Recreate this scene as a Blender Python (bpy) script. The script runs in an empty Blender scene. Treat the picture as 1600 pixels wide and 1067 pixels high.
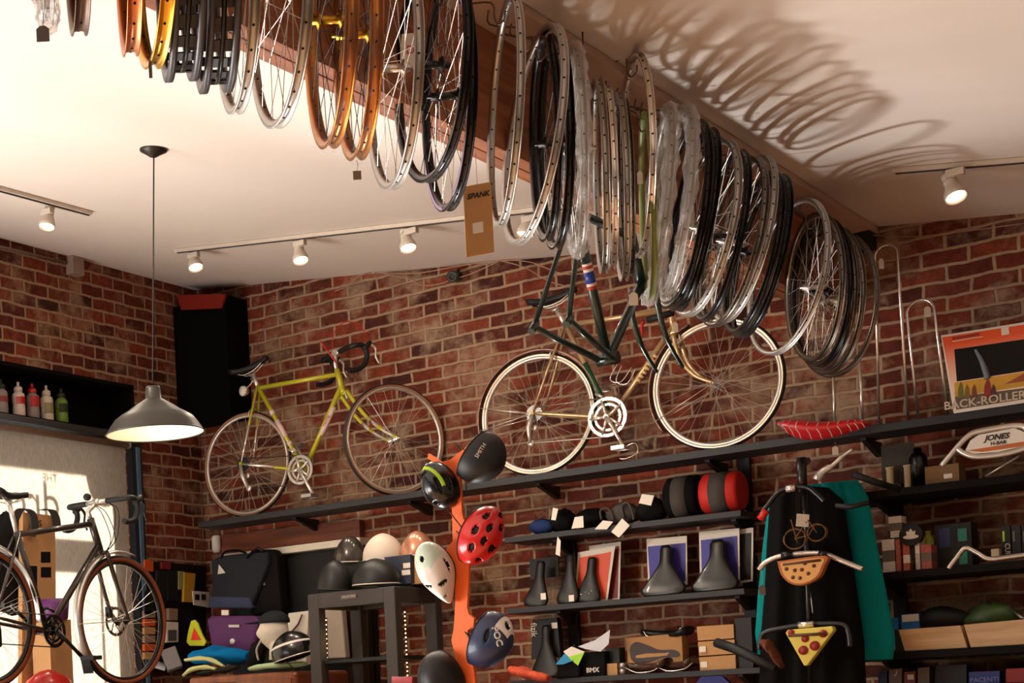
import bpy, math, random
from mathutils import Vector, Matrix
random.seed(7)
PI = math.pi
C = bpy.context.scene.collection

# ------------------------------------------------------------------ camera
EYE = 1.65                     # camera height above the shop floor
FPX = 2585.2                   # focal length in picture widths of 1600
CX, CY = 60.0, 1127.6          # the picture is the upper right part of a level wide frame: lens shift
ROLL, YAW = math.radians(2.64), math.radians(42.45)
fwd = Vector((-math.sin(YAW), math.cos(YAW), 0))
_r0 = Vector((math.cos(YAW), math.sin(YAW), 0)); _u0 = Vector((0, 0, 1))
RT = math.cos(ROLL)*_r0 - math.sin(ROLL)*_u0
UP = math.sin(ROLL)*_r0 + math.cos(ROLL)*_u0
cd = bpy.data.cameras.new('camera'); cam = bpy.data.objects.new('camera', cd); C.objects.link(cam)
cd.sensor_width = 36.0; cd.lens = FPX/1600*36; cd.clip_start = 0.05; cd.clip_end = 200
cd.shift_x = (800-CX)/1600; cd.shift_y = (CY-533.5)/1600
m3 = Matrix((RT, UP, -fwd)).transposed()
cam.matrix_world = Matrix.Translation((0, 0, EYE)) @ m3.to_4x4()
bpy.context.scene.camera = cam

def ray(x, y): return fwd + RT*((x-CX)/FPX) - UP*((y-CY)/FPX)
def P(x, y, ax, val):
    """point where the sight line through a photo pixel meets the plane ax=val (world coordinates)"""
    d = ray(x, y)
    t = (val - (EYE if ax == 2 else 0))/d[ax]
    return Vector((d.x*t, d.y*t, d.z*t+EYE))
def Y(x, y, v): return P(x, y, 1, v)
def X(x, y, v): return P(x, y, 0, v)
CB, CK = 1.93985, -.13556       # the ceiling slopes down to the right
def zceil(x): return EYE + CB + CK*x
def CEIL(x, y):
    d = ray(x, y); t = CB/(d.z-CK*d.x)
    return Vector((d.x*t, d.y*t, d.z*t+EYE))

# ------------------------------------------------------------------ render look, world, lights
sc = bpy.context.scene
sc.view_settings.view_transform = 'Standard'; sc.view_settings.look = 'None'
sc.view_settings.exposure = 0.0; sc.view_settings.gamma = 1.0; sc.view_settings.use_curve_mapping = False
w = bpy.data.worlds.new('world'); sc.world = w; w.use_nodes = True
bgn = w.node_tree.nodes['Background']; bgn.inputs[0].default_value = (.62, .72, .95, 1); bgn.inputs[1].default_value = 1.0

def light(name, kind, loc, target=None, energy=10, color=(1, 1, 1), **kw):
    l = bpy.data.lights.new(name, kind); l.energy = energy; l.color = color
    for k, v in kw.items(): setattr(l, k, v)
    o = bpy.data.objects.new(name, l); C.objects.link(o); o.location = loc
    if target is not None:
        o.rotation_euler = (Vector(target)-Vector(loc)).to_track_quat('-Z', 'Y').to_euler()
    return o
WARM = (1, .84, .66)
# morning sun outside the street window
light('sun', 'SUN', (-12, 4, 8), (-12+math.cos(.45), 4+.12, 8-math.sin(.45)), 46, (1, .95, .86), angle=.009)
# unseen area lamp, added as daylight from a second window left of frame
light('daylight_fill', 'AREA', (-6.4, 3.2, 1.5), (-2.4, 4.9, 4.2), 240, (1, .96, .91), shape='RECTANGLE', size=3.4, size_y=1.6)
# spot lamp added low on the floor to stand for a sun glint
light('bounce_spot', 'SPOT', (-4.55, 7.2, .12), (-1.8, 5.5, 3.8), 440, (1, .97, .93), spot_size=1.1, spot_blend=.7, shadow_soft_size=.15)
# fill light added on the camera side, no fixture behind it
light('camera_fill', 'AREA', (-.6, 1.6, 3.2), (-3.3, 8.9, 2.6), 4, (1, .84, .68), shape='RECTANGLE', size=1.6, size_y=.8)

# unseen spot added off to the left for a light pool on the bicycles
light('added_spot_left', 'SPOT', (-4.9, 4.2, 4.1), (-4.3, 8.9, 2.7), 240, (1, .85, .66), spot_size=.95, spot_blend=1.0, shadow_soft_size=.06)
# ------------------------------------------------------------------ materials
def lin(c):
    c = c/255.0
    return c/12.92 if c <= .04045 else ((c+.055)/1.055)**2.4
def rgb(c):
    return (lin(c[0]), lin(c[1]), lin(c[2]), 1)
MATS = {}
def mat(name, col, rough=.5, metal=0.0, var=.12, scale=18, bump=0.0, coat=0, alpha=None, emit=0, trans=0):
    if name in MATS: return MATS[name]
    m = bpy.data.materials.new(name); m.use_nodes = True
    nt = m.node_tree; b = nt.nodes['Principled BSDF']
    c = rgb(col)
    if var > 0:
        n = nt.nodes.new('ShaderNodeTexNoise'); n.inputs['Scale'].default_value = scale; n.inputs['Detail'].default_value = 4
        g = nt.nodes.new('ShaderNodeNewGeometry')
        nt.links.new(g.outputs['Position'], n.inputs['Vector'])
        mx = nt.nodes.new('ShaderNodeMix'); mx.data_type = 'RGBA'
        mx.inputs['A'].default_value = tuple(x*(1-var) for x in c[:3])+(1,)
        mx.inputs['B'].default_value = tuple(min(1, x*(1+var)) for x in c[:3])+(1,)
        nt.links.new(n.outputs['Fac'], mx.inputs['Factor']); nt.links.new(mx.outputs['Result'], b.inputs['Base Color'])
        if bump:
            bp = nt.nodes.new('ShaderNodeBump'); bp.inputs['Strength'].default_value = bump; bp.inputs['Distance'].default_value = .004
            nt.links.new(n.outputs['Fac'], bp.inputs['Height']); nt.links.new(bp.outputs['Normal'], b.inputs['Normal'])
    else: b.inputs['Base Color'].default_value = c
    b.inputs['Roughness'].default_value = rough; b.inputs['Metallic'].default_value = metal
    if rough >= .75 and metal == 0: b.inputs['Specular IOR Level'].default_value = .15
    if coat: b.inputs['Coat Weight'].default_value = coat; b.inputs['Coat Roughness'].default_value = .08
    if alpha is not None: b.inputs['Alpha'].default_value = alpha
    if trans: b.inputs['Transmission Weight'].default_value = trans
    if emit: b.inputs['Emission Color'].default_value = c; b.inputs['Emission Strength'].default_value = emit
    MATS[name] = m; return m

def brick_mat(name, ax):
    m = bpy.data.materials.new(name); m.use_nodes = True; nt = m.node_tree; N = nt.nodes; L = nt.links
    b = N['Principled BSDF']
    g = N.new('ShaderNodeNewGeometry'); sp = N.new('ShaderNodeSeparateXYZ'); L.new(g.outputs['Position'], sp.inputs[0])
    cb = N.new('ShaderNodeCombineXYZ'); L.new(sp.outputs[ax], cb.inputs[0]); L.new(sp.outputs[2], cb.inputs[1])
    nz = N.new('ShaderNodeTexNoise'); nz.inputs['Scale'].default_value = 7; nz.inputs['Detail'].default_value = 3
    L.new(g.outputs['Position'], nz.inputs['Vector'])
    ds = N.new('ShaderNodeVectorMath'); ds.operation = 'MULTIPLY_ADD'; ds.inputs[1].default_value = (.030, .030, 0)
    L.new(nz.outputs['Color'], ds.inputs[0]); L.new(cb.outputs[0], ds.inputs[2])
    br = N.new('ShaderNodeTexBrick'); L.new(ds.outputs[0], br.inputs['Vector'])
    br.inputs['Color1'].default_value = (0, 0, 0, 1); br.inputs['Color2'].default_value = (1, 1, 1, 1); br.inputs['Mortar'].default_value = (.5, .5, .5, 1)
    br.inputs['Scale'].default_value = 1; br.inputs['Brick Width'].default_value = .208; br.inputs['Row Height'].default_value = .0765
    br.inputs['Mortar Size'].default_value = .0105; br.inputs['Mortar Smooth'].default_value = .5; br.offset = .5
    cr = N.new('ShaderNodeValToRGB'); L.new(br.outputs['Color'], cr.inputs[0])
    els = cr.color_ramp.elements
    cols = [(0, (72, 31, 23)), (.18, (94, 40, 27)), (.4, (114, 48, 30)), (.6, (128, 54, 33)), (.8, (144, 66, 40)), (1, (114, 60, 44))]
    els[0].position = 0; els[0].color = rgb(cols[0][1]); els[1].position = 1; els[1].color = rgb(cols[-1][1])
    for p, c in cols[1:-1]:
        e = els.new(p); e.color = rgb(c)
    # grime on each brick
    n2 = N.new('ShaderNodeTexNoise'); n2.inputs['Scale'].default_value = 26; n2.inputs['Detail'].default_value = 8; n2.inputs['Roughness'].default_value = .7
    L.new(g.outputs['Position'], n2.inputs['Vector'])
    mm = N.new('ShaderNodeMix'); mm.data_type = 'RGBA'; mm.blend_type = 'MULTIPLY'; mm.inputs['Factor'].default_value = .85
    r2 = N.new('ShaderNodeValToRGB'); L.new(n2.outputs['Fac'], r2.inputs[0]); r2.color_ramp.elements[0].position = .32; r2.color_ramp.elements[1].position = .62
    r2.color_ramp.elements[0].color = (.35, .3, .3, 1); r2.color_ramp.elements[1].color = (1.0, 1.0, 1.0, 1)
    L.new(cr.outputs[0], mm.inputs['A']); L.new(r2.outputs[0], mm.inputs['B'])
    # mortar smears in patches
    n3 = N.new('ShaderNodeTexNoise'); n3.inputs['Scale'].default_value = 3.3; n3.inputs['Detail'].default_value = 9; n3.inputs['Roughness'].default_value = .68
    L.new(g.outputs['Position'], n3.inputs['Vector'])
    r3 = N.new('ShaderNodeValToRGB'); L.new(n3.outputs['Fac'], r3.inputs[0]); r3.color_ramp.elements[0].position = .49; r3.color_ramp.elements[1].position = .63
    r3.color_ramp.elements[1].color = (.8, .8, .8, 1)
    mort = N.new('ShaderNodeMix'); mort.data_type = 'RGBA'; mort.inputs['A'].default_value = rgb((124, 96, 76)); mort.inputs['B'].default_value = rgb((190, 162, 132))
    L.new(n2.outputs['Fac'], mort.inputs['Factor'])
    mx = N.new('ShaderNodeMath'); mx.operation = 'MAXIMUM'; L.new(br.outputs['Fac'], mx.inputs[0]); L.new(r3.outputs[0], mx.inputs[1])
    fin = N.new('ShaderNodeMix'); fin.data_type = 'RGBA'; L.new(mx.outputs[0], fin.inputs['Factor'])
    L.new(mm.outputs['Result'], fin.inputs['A']); L.new(mort.outputs['Result'], fin.inputs['B'])
    L.new(fin.outputs['Result'], b.inputs['Base Color']); b.inputs['Roughness'].default_value = .82
    b.inputs['Specular IOR Level'].default_value = .3
    h = N.new('ShaderNodeMath'); h.operation = 'MULTIPLY_ADD'; L.new(br.outputs['Fac'], h.inputs[0]); h.inputs[1].default_value = -1.0; L.new(n2.outputs['Fac'], h.inputs[2])
    bp = N.new('ShaderNodeBump'); bp.inputs['Strength'].default_value = .7; bp.inputs['Distance'].default_value = .008
    L.new(h.outputs[0], bp.inputs['Height']); L.new(bp.outputs['Normal'], b.inputs['Normal'])
    return m

def wood_mat(name, c1, c2, rough=.55, ax=(3, 40, 40)):
    if name in MATS: return MATS[name]
    m = bpy.data.materials.new(name); m.use_nodes = True; nt = m.node_tree; b = nt.nodes['Principled BSDF']
    g = nt.nodes.new('ShaderNodeNewGeometry'); mp = nt.nodes.new('ShaderNodeMapping'); mp.inputs['Scale'].default_value = ax
    n = nt.nodes.new('ShaderNodeTexNoise'); n.inputs['Scale'].default_value = 1; n.inputs['Detail'].default_value = 6
    nt.links.new(g.outputs['Position'], mp.inputs[0]); nt.links.new(mp.outputs[0], n.inputs['Vector'])
    r = nt.nodes.new('ShaderNodeValToRGB'); r.color_ramp.elements[0].position = .3; r.color_ramp.elements[1].position = .7
    r.color_ramp.elements[0].color = rgb(c1); r.color_ramp.elements[1].color = rgb(c2)
    nt.links.new(n.outputs['Fac'], r.inputs[0]); nt.links.new(r.outputs[0], b.inputs['Base Color'])
    b.inputs['Roughness'].default_value = rough; MATS[name] = m; return m

# ------------------------------------------------------------------ mesh builder
def frame(z, xh=None):
    z = Vector(z).normalized(); h = Vector(xh) if xh is not None else (Vector((0, 0, 1)) if abs(z.z) < .9 else Vector((1, 0, 0)))
    y = z.cross(h)
    if y.length < 1e-6: y = z.orthogonal()
    y.normalize(); x = y.cross(z).normalized()
    return x, y, z
def basis(xd, zd):
    """3x3 whose local X runs along xd and local Z near zd"""
    x = Vector(xd).normalized(); z = Vector(zd); z = (z - x*z.dot(x)).normalized(); y = z.cross(x)
    return Matrix((x, y, z)).transposed()
def cdir(a, b, c=0):
    """direction a to the right, b up, c towards the viewer (as seen in the photo)"""
    return (RT*a + UP*b - fwd*c).normalized()

class MB:
    def __init__(s): s.v = []; s.f = []; s.m = []; s.s = []
    def add(s, vs, fs, mi=0, smooth=False):
        o = len(s.v); s.v += [Vector(p) for p in vs]
        for f in fs: s.f.append([i+o for i in f]); s.m.append(mi); s.s.append(smooth)
        return s
    def box(s, c, d, R=None, mi=0):
        c = Vector(c); hx, hy, hz = d[0]/2, d[1]/2, d[2]/2; R = R or Matrix.Identity(3)
        vs = [c + R @ Vector((x*hx, y*hy, z*hz)) for x in (-1, 1) for y in (-1, 1) for z in (-1, 1)]
        return s.add(vs, [(0, 1, 3, 2), (4, 6, 7, 5), (0, 4, 5, 1), (2, 3, 7, 6), (0, 2, 6, 4), (1, 5, 7, 3)], mi)
    def bb(s, a, b, mi=0):
        a = Vector(a); b = Vector(b); return s.box((a+b)/2, [abs(b[i]-a[i]) for i in range(3)], None, mi)
    def tube(s, pts, r, n=8, closed=False, mi=0, caps=True, smooth=True):
        pts = [Vector(p) for p in pts]; k = len(pts)
        rs = r if isinstance(r, (list, tuple)) else [r]*k
        rings = []; px = None
        for i, p in enumerate(pts):
            if closed: t = pts[(i+1) % k]-pts[i-1]
            else: t = pts[min(i+1, k-1)]-pts[max(i-1, 0)]
            if t.length < 1e-9: t = Vector((0, 0, 1))
            t.normalize()
            if px is None: x, y, _ = frame(t)
            else:
                x = px - t*px.dot(t)
                if x.length < 1e-6: x, y, _ = frame(t)
                x.normalize(); y = t.cross(x)
            px = x
            rings.append([p + (x*math.cos(2*PI*j/n) + y*math.sin(2*PI*j/n))*rs[i] for j in range(n)])
        return s.loft(rings, closed=closed, mi=mi, caps=caps, smooth=smooth)
    def loft(s, rings, closed=False, mi=0, caps=True, smooth=True):
        n = len(rings[0]); k = len(rings); vs = [p for r in rings for p in r]; fs = []
        for i in range(k if closed else k-1):
            a = i*n; b = ((i+1) % k)*n
            for j in range(n):
                fs.append((a+j, a+(j+1) % n, b+(j+1) % n, b+j))
        s.add(vs, fs, mi, smooth)
        if caps and not closed:
            o = len(s.v)-len(vs)
            s.f.append([o+j for j in range(n)][::-1]); s.m.append(mi); s.s.append(False)
            s.f.append([o+(k-1)*n+j for j in range(n)]); s.m.append(mi); s.s.append(False)
        return s
    def lathe(s, prof, c=(0, 0, 0), axis=(0, 0, 1), n=24, mi=0, loop=False, smooth=True, a0=0, a1=2*PI, xh=None):
        """profile [(radius, height)] turned about axis; loop closes the profile on itself"""
        x, y, z = frame(axis, xh); c = Vector(c); full = abs(a1-a0-2*PI) < 1e-6
        k = n if full else n+1; rings = []
        for i in range(k):
            a = a0+(a1-a0)*i/n; d = x*math.cos(a)+y*math.sin(a)
            rings.append([c + d*r + z*h for r, h in prof])
        m = len(prof); vs = [p for r in rings for p in r]; fs = []
        for i in range(n):
            A = i*m; B = ((i+1) % k)*m
            for j in range(m if loop else m-1):
                fs.append((A+j, B+j, B+(j+1) % m, A+(j+1) % m))
        s.add(vs, fs, mi, smooth)
        if loop and not full:
            o = len(s.v)-len(vs); s.f.append([o+j for j in range(m)]); s.m.append(mi); s.s.append(False)
            s.f.append([o+(k-1)*m+j for j in range(m)][::-1]); s.m.append(mi); s.s.append(False)
        return s
    def prism(s, poly, depth, mi=0, smooth=False):
        """poly: 3-D outline, depth: extrusion vector"""
        poly = [Vector(p) for p in poly]; d = Vector(depth); n = len(poly)
        vs = poly+[p+d for p in poly]
        s.add(vs, [list(range(n))[::-1], [n+i for i in range(n)]], mi)
        o = len(s.v)-2*n
        for i in range(n):
            s.f.append([o+i, o+(i+1) % n, o+n+(i+1) % n, o+n+i]); s.m.append(mi); s.s.append(smooth)
        return s
    def ball(s, c, r, R=None, nu=20, nv=12, mi=0, v0=-PI/2, v1=PI/2, fn=None):
        c = Vector(c); r = (r, r, r) if not isinstance(r, (tuple, list)) else r; R = R or Matrix.Identity(3)
        rings = []
        for i in range(nv+1):
            v = v0+(v1-v0)*i/nv; ring = []
            for j in range(nu):
                u = 2*PI*j/nu; p = Vector((math.cos(v)*math.cos(u), math.cos(v)*math.sin(u), math.sin(v)))
                p = Vector((p.x*r[0], p.y*r[1], p.z*r[2]))
                if fn: p = fn(p, u, v)
                ring.append(c+R @ p)
            rings.append(ring)
        return s.loft(rings, mi=mi)

WORG = {}
def _mats(o, mats):
    for m in (mats if isinstance(mats, (list, tuple)) else [mats]): o.data.materials.append(m)
def _mesh(name, mb, org):
    me = bpy.data.meshes.new(name); me.from_pydata([tuple(v-org) for v in mb.v], [], mb.f)
    for i, p in enumerate(me.polygons): p.material_index = mb.m[i]; p.use_smooth = mb.s[i]
    me.update(); return me
def part(name, mb, mats, parent, label=None, bevel=0, kind=None):
    org = WORG.get(parent.name, Vector((0, 0, 0)))
    me = _mesh(name, mb, org); o = bpy.data.objects.new(name, me); C.objects.link(o); _mats(o, mats)
    o.parent = parent; WORG[o.name] = org
    if label: o['label'] = label
    if kind: o['kind'] = kind
    if bevel: bv(o, bevel)
    return o
def bv(o, wd):
    md = o.modifiers.new('bevel', 'BEVEL'); md.width = wd; md.segments = 2; md.limit_method = 'ANGLE'; md.angle_limit = .6
def tag(o, label, cat, group=None):
    o['label'] = label; o['category'] = cat
    if group: o['group'] = group
    return o
def thing(name, label, cat, loc=(0, 0, 0), group=None):
    o = bpy.data.objects.new(name, None); C.objects.link(o); o.location = loc; o.empty_display_size = .1
    WORG[o.name] = Vector(loc); return tag(o, label, cat, group)
def solo(name, mb, mats, label, cat, group=None, bevel=0):
    lo = [min(v[i] for v in mb.v) for i in range(3)]; hi = [max(v[i] for v in mb.v) for i in range(3)]
    org = Vector(((lo[0]+hi[0])/2, (lo[1]+hi[1])/2, lo[2]))
    me = _mesh(name, mb, org); o = bpy.data.objects.new(name, me); C.objects.link(o); _mats(o, mats); o.location = org
    WORG[o.name] = org
    if bevel: bv(o, bevel)
    return tag(o, label, cat, group)
def struct(name, mb, mats, bevel=0):
    me = _mesh(name, mb, Vector((0, 0, 0))); o = bpy.data.objects.new(name, me); C.objects.link(o); _mats(o, mats)
    o['kind'] = 'structure'; WORG[o.name] = Vector((0, 0, 0))
    if bevel: bv(o, bevel)
    return o
def dup(o, parent=None, loc=None, rot=None, label=None):
    kids = list(o.children); c = o.copy(); C.objects.link(c)
    if parent is not None: c.parent = parent
    if loc is not None: c.location = loc
    if rot is not None: c.rotation_euler = rot
    if label: c['label'] = label
    for k in kids: dup(k, c)
    return c
def lettering(s, size, c, xd, zd, mats, parent, depth=.0015, name='lettering', mirror=False, shear=0, bold=0):
    """raised lettering centred on c, reading along xd, its face turned to zd"""
    cu = bpy.data.curves.new('txt', 'FONT'); cu.body = s; cu.size = size; cu.extrude = depth; cu.align_x = 'CENTER'; cu.align_y = 'CENTER'
    cu.shear = shear; cu.offset = bold; cu.resolution_u = 3
    t = bpy.data.objects.new('txt', cu); C.objects.link(t); bpy.context.view_layer.update()
    me = bpy.data.meshes.new_from_object(t.evaluated_get(bpy.context.evaluated_depsgraph_get()))
    bpy.data.objects.remove(t); me.name = name
    R = basis(xd, zd); c = Vector(c); org = WORG.get(parent.name, Vector((0, 0, 0))) if parent else Vector((0, 0, 0))
    for v in me.vertices:
        p = v.co.copy()
        if mirror: p.x = -p.x
        v.co = c + R @ p - org
    o = bpy.data.objects.new(name, me); C.objects.link(o); me.materials.clear(); _mats(o, mats)
    if parent: o.parent = parent; WORG[o.name] = org
    return o
def arc(c, r, a0, a1, n, ux, uz):
    c = Vector(c); ux = Vector(ux); uz = Vector(uz)
    return [c + ux*(r*math.cos(a0+(a1-a0)*i/n)) + uz*(r*math.sin(a0+(a1-a0)*i/n)) for i in range(n+1)]
def spline(pts, k=6):
    pts = [Vector(p) for p in pts]; out = []
    for i in range(len(pts)-1):
        p0 = pts[max(i-1, 0)]; p1 = pts[i]; p2 = pts[i+1]; p3 = pts[min(i+2, len(pts)-1)]
        for j in range(k):
            t = j/k
            out.append(.5*((2*p1)+(p2-p0)*t+(2*p0-5*p1+4*p2-p3)*t*t+(3*p1-p0-3*p2+p3)*t**3))
    out.append(pts[-1]); return out

# materials used everywhere
BLACK = mat('black_matte', (13, 12, 12), .6)
BLACKG = mat('black_gloss', (9, 9, 10), .28)
RUBBER = mat('rubber', (24, 21, 20), .7)
GUM = mat('gum_rubber', (126, 66, 38), .75)
TAN = mat('tan_sidewall', (150, 108, 80), .6)
SILVER = mat('polished_aluminium', (226, 222, 214), .32, .75, .05)
SILVERM = mat('brushed_aluminium', (178, 174, 168), .42, 1, .08)
CHROME = mat('chrome', (238, 232, 224), .2, .85, 0)
STEEL = mat('spoke_steel', (214, 206, 196), .35, .7, 0)
DSTEEL = mat('black_spoke', (30, 29, 28), .4, .6, 0)
WHITE = mat('white_plastic', (232, 226, 216), .45)
CARDW = mat('white_card', (226, 218, 205), .7, var=.04)
KRAFT = mat('kraft_board', (186, 142, 96), .8, var=.08, scale=40)
REDM = mat('red_gloss', (196, 24, 20), .3, coat=.4)
HOLE = mat('dark_hole', (12, 10, 9), .8, var=0)
DGREY = mat('dark_grey', (46, 43, 42), .6)
TEAL = mat('teal_fabric', (0, 128, 128), .8, bump=.3, scale=90)
def lerp(a, b_, t): return a+(b_-a)*t
# ================================================================== the room
BR_X = brick_mat('brick_back', 0); BR_Y = brick_mat('brick_left', 1)
PAINT = mat('ceiling_paint', (228, 219, 211), .85, var=.02, scale=3)
FLOORM = wood_mat('floor_boards', (96, 70, 48), (134, 100, 70), .5, (30, 2, 1))
PLAIN = mat('painted_plaster', (190, 170, 150), .9, var=.04)
WX, WY = -6.6, 8.95
b = MB(); b.bb((WX-.4, -3.3, -.1), (3.3, WY+.3, 0)); struct('floor', b, FLOORM)
b = MB()
b.add([(WX-.4, -3.3, zceil(WX-.4)), (3.3, -3.3, zceil(3.3)), (3.3, WY+.3, zceil(3.3)), (WX-.4, WY+.3, zceil(WX-.4)),
       (WX-.4, -3.3, zceil(WX-.4)+.12), (3.3, -3.3, zceil(3.3)+.12), (3.3, WY+.3, zceil(3.3)+.12), (WX-.4, WY+.3, zceil(WX-.4)+.12)],
      [(0, 3, 2, 1), (4, 5, 6, 7), (0, 1, 5, 4), (1, 2, 6, 5), (2, 3, 7, 6), (3, 0, 4, 7)])
struct('ceiling', b, PAINT)
b = MB(); b.add([(WX, WY, 0), (3.3, WY, 0), (3.3, WY, zceil(3.3)), (WX, WY, zceil(WX)), (WX, WY+.3, 0), (3.3, WY+.3, 0), (3.3, WY+.3, zceil(3.3)), (WX, WY+.3, zceil(WX))],
      [(0, 1, 2, 3), (7, 6, 5, 4), (0, 4, 5, 1), (1, 5, 6, 2), (2, 6, 7, 3), (3, 7, 4, 0)])
struct('wall_back', b, BR_X)
OY1, OZ1, OY0, OZ0 = 8.262, EYE+2.115, 5.7, .35
b = MB()
zt = zceil(WX-.4)
for (ya, yb, za, zb) in [(OY1, WY+.3, 0, zt), (-3.3, OY1, OZ1, zt), (OY0-.5, OY0, 0, OZ1), (OY0, OY1, 0, OZ0), (.6, OY0-.5, 0, OZ0), (-3.3, .6, 0, OZ1)]:
    b.bb((WX-.38, ya, za), (WX, yb, zb))
struct('wall_left', b, BR_Y)
b = MB(); b.bb((3, -3.3, 0), (3.3, WY, zceil(3.0))); struct('wall_right', b, PLAIN)
b = MB(); b.bb((WX, -3.3, 0), (3, -3, zceil(WX))); struct('wall_front', b, PLAIN)

# street window with its steel frame, panes, roller blind
FRM = mat('steel_frame_dark', (34, 38, 44), .4, .3)
FRB = mat('steel_frame_blue', (96, 128, 160), .35, .35)
def glass_mat():
    m = bpy.data.materials.new('window_glass'); m.use_nodes = True; nt = m.node_tree
    nt.nodes.remove(nt.nodes['Principled BSDF'])
    t = nt.nodes.new('ShaderNodeBsdfTransparent'); g = nt.nodes.new('ShaderNodeBsdfGlossy'); g.inputs['Roughness'].default_value = .03
    mx = nt.nodes.new('ShaderNodeMixShader'); mx.inputs[0].default_value = .06
    nt.links.new(t.outputs[0], mx.inputs[1]); nt.links.new(g.outputs[0], mx.inputs[2]); nt.links.new(mx.outputs[0], nt.nodes['Material Output'].inputs[0]); return m
GLASS = glass_mat()
def window(name, y0, y1, z0, z1, edge_y, edge_z):
    b = MB(); xo = WX-.30
    b.bb((xo-.06, y0, z0), (xo, y0+.08, z1)); b.bb((xo-.06, edge_y, z0), (xo, y1, z1)); b.bb((xo-.06, y0, z0), (xo, y1, z0+.08)); b.bb((xo-.06, y0, edge_z), (xo, y1, z1))
    f = struct(name, b, FRM)
    g = MB(); g.bb((xo-.034, y0+.06, z0+.05), (xo-.028, edge_y+.02, edge_z+.02)); part('pane', g, GLASS, f)
    return f
win = window('window_1', OY0, OY1, OZ0, OZ1, 7.99, 3.42)
window('added_window', .6, OY0-.5, OZ0, OZ1, OY0-.6, 3.55)  # unseen window, added as the source of the daylight lamp
b = MB(); b.bb((WX-.02, 8.175, OZ0), (WX+.03, 8.275, 3.42)); po = part('frame_post', b, FRM, win)
b = MB(); b.bb((WX+.028, 8.212, OZ0), (WX+.04, 8.244, 3.36)); part('post_strip', b, FRB, po, 'blue grey strip')
b = MB(); b.tube([(WX+.02, OY0, 3.432), (WX+.02, 8.15, 3.428)], .021, 12); part('head_rail', b, mat('rail_grey', (96, 104, 108), .4, .4), win)
# dark niche above the window with a ledge
b = MB(); b.bb((WX-.28, OY0, 3.44), (WX-.26, OY1, OZ1)); b.bb((WX-.27, OY0, 3.442), (WX+.0, OY1, 3.462)); b.bb((WX-.27, OY1-.02, 3.455), (WX-.002, OY1, OZ1))
b.bb((WX-.27, OY0, OZ1-.02), (WX-.002, OY1, OZ1-.001))
struct('trim_1', b, mat('niche_black', (12, 10, 10), .8))
# blind
def blind_mat():
    m = bpy.data.materials.new('blind_fabric'); m.use_nodes = True; nt = m.node_tree; nt.nodes.remove(nt.nodes['Principled BSDF'])
    g = nt.nodes.new('ShaderNodeNewGeometry'); mp = nt.nodes.new('ShaderNodeMapping'); mp.inputs['Scale'].default_value = (1, 260, 30)
    n = nt.nodes.new('ShaderNodeTexNoise'); n.inputs['Scale'].default_value = 1; n.inputs['Detail'].default_value = 3
    nt.links.new(g.outputs['Position'], mp.inputs[0]); nt.links.new(mp.outputs[0], n.inputs['Vector'])
    r = nt.nodes.new('ShaderNodeValToRGB'); r.color_ramp.elements[0].position = .3; r.color_ramp.elements[1].position = .7
    r.color_ramp.elements[0].color = (.48, .44, .38, 1); r.color_ramp.elements[1].color = (.72, .68, .61, 1)
    nt.links.new(n.outputs['Fac'], r.inputs[0])
    d = nt.nodes.new('ShaderNodeBsdfDiffuse'); t = nt.nodes.new('ShaderNodeBsdfTranslucent'); mx = nt.nodes.new('ShaderNodeMixShader'); mx.inputs[0].default_value = .55
    nt.links.new(r.outputs[0], d.inputs[0]); nt.links.new(r.outputs[0], t.inputs[0])
    nt.links.new(d.outputs[0], mx.inputs[1]); nt.links.new(t.outputs[0], mx.inputs[2]); nt.links.new(mx.outputs[0], nt.nodes['Material Output'].inputs[0]); return m
bl = thing('roller_blind', 'sunlit woven roller blind pulled down over the street window', 'blind', (WX-.02, 7.0, 3.3))
b = MB(); b.bb((WX-.030, OY0+.02, .9), (WX-.026, 8.172, 3.365)); part('fabric', b, blind_mat(), bl)
b = MB(); b.tube([(WX+.005, OY0+.02, 3.377), (WX+.005, 8.165, 3.373)], .021, 14); tb = part('roller_tube', b, mat('roller_tube', (128, 104, 88), .5), bl)
b = MB(); b.tube([(WX+.005, 8.16, 3.373), (WX+.005, 8.19, 3.373)], .024, 12); part('end_bracket', b, SILVERM, tb)
# shop lettering stuck on the outside of the pane, and unseen blockers added outside to shadow the blind
SX, SY, SZ = math.cos(.45), .12, -math.sin(.45)
def out(px, py, xo):
    q = X(px, py, WX-.03); k = (xo-q.x)/SX; return Vector((xo, q.y+SY*k, q.z+SZ*k))
LET = mat('window_letter', (70, 74, 100), .6)
lq = out(52, 785, WX-.345); lo = lettering('dro', .33, tuple(lq), (0, 1, 0), (1, 0, 0), LET, win, .002, mirror=True)
lq = out(77, 748, WX-.345); lo2 = lettering('THE', .075, tuple(lq), (0, 1, 0), (1, 0, 0), LET, win, .002, mirror=True)
za_ = out(60, 733, WX-2.18).z
b = MB(); b.bb((WX-2.2, 4.0, za_+.25), (WX-.5, 10.2, za_+.33)); b.bb((WX-2.2, 4.0, za_), (WX-2.16, 10.2, za_+.26))  # unseen overhang, added to keep sun off the blind's upper part
solo('blind_blocker', b, mat('blocker', (90, 90, 96), .8), 'unseen overhang added outside to shade the top of the blind', 'blocker')
sc_ = out(160, 750, WX-1.2); b = MB(); b.lathe([(0, -.03), (.155, -.03), (.155, .03), (0, .03)], sc_, (1, 0, 0), 32); b.tube([sc_+Vector((0, 0, .14)), (sc_.x, sc_.y, za_+.245)], .01)  # unseen disc, added for the rounded shadow lobe
solo('shadow_disc', b, DGREY, 'unseen disc added outside to cast a round shadow on the blind', 'round_blocker')
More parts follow.
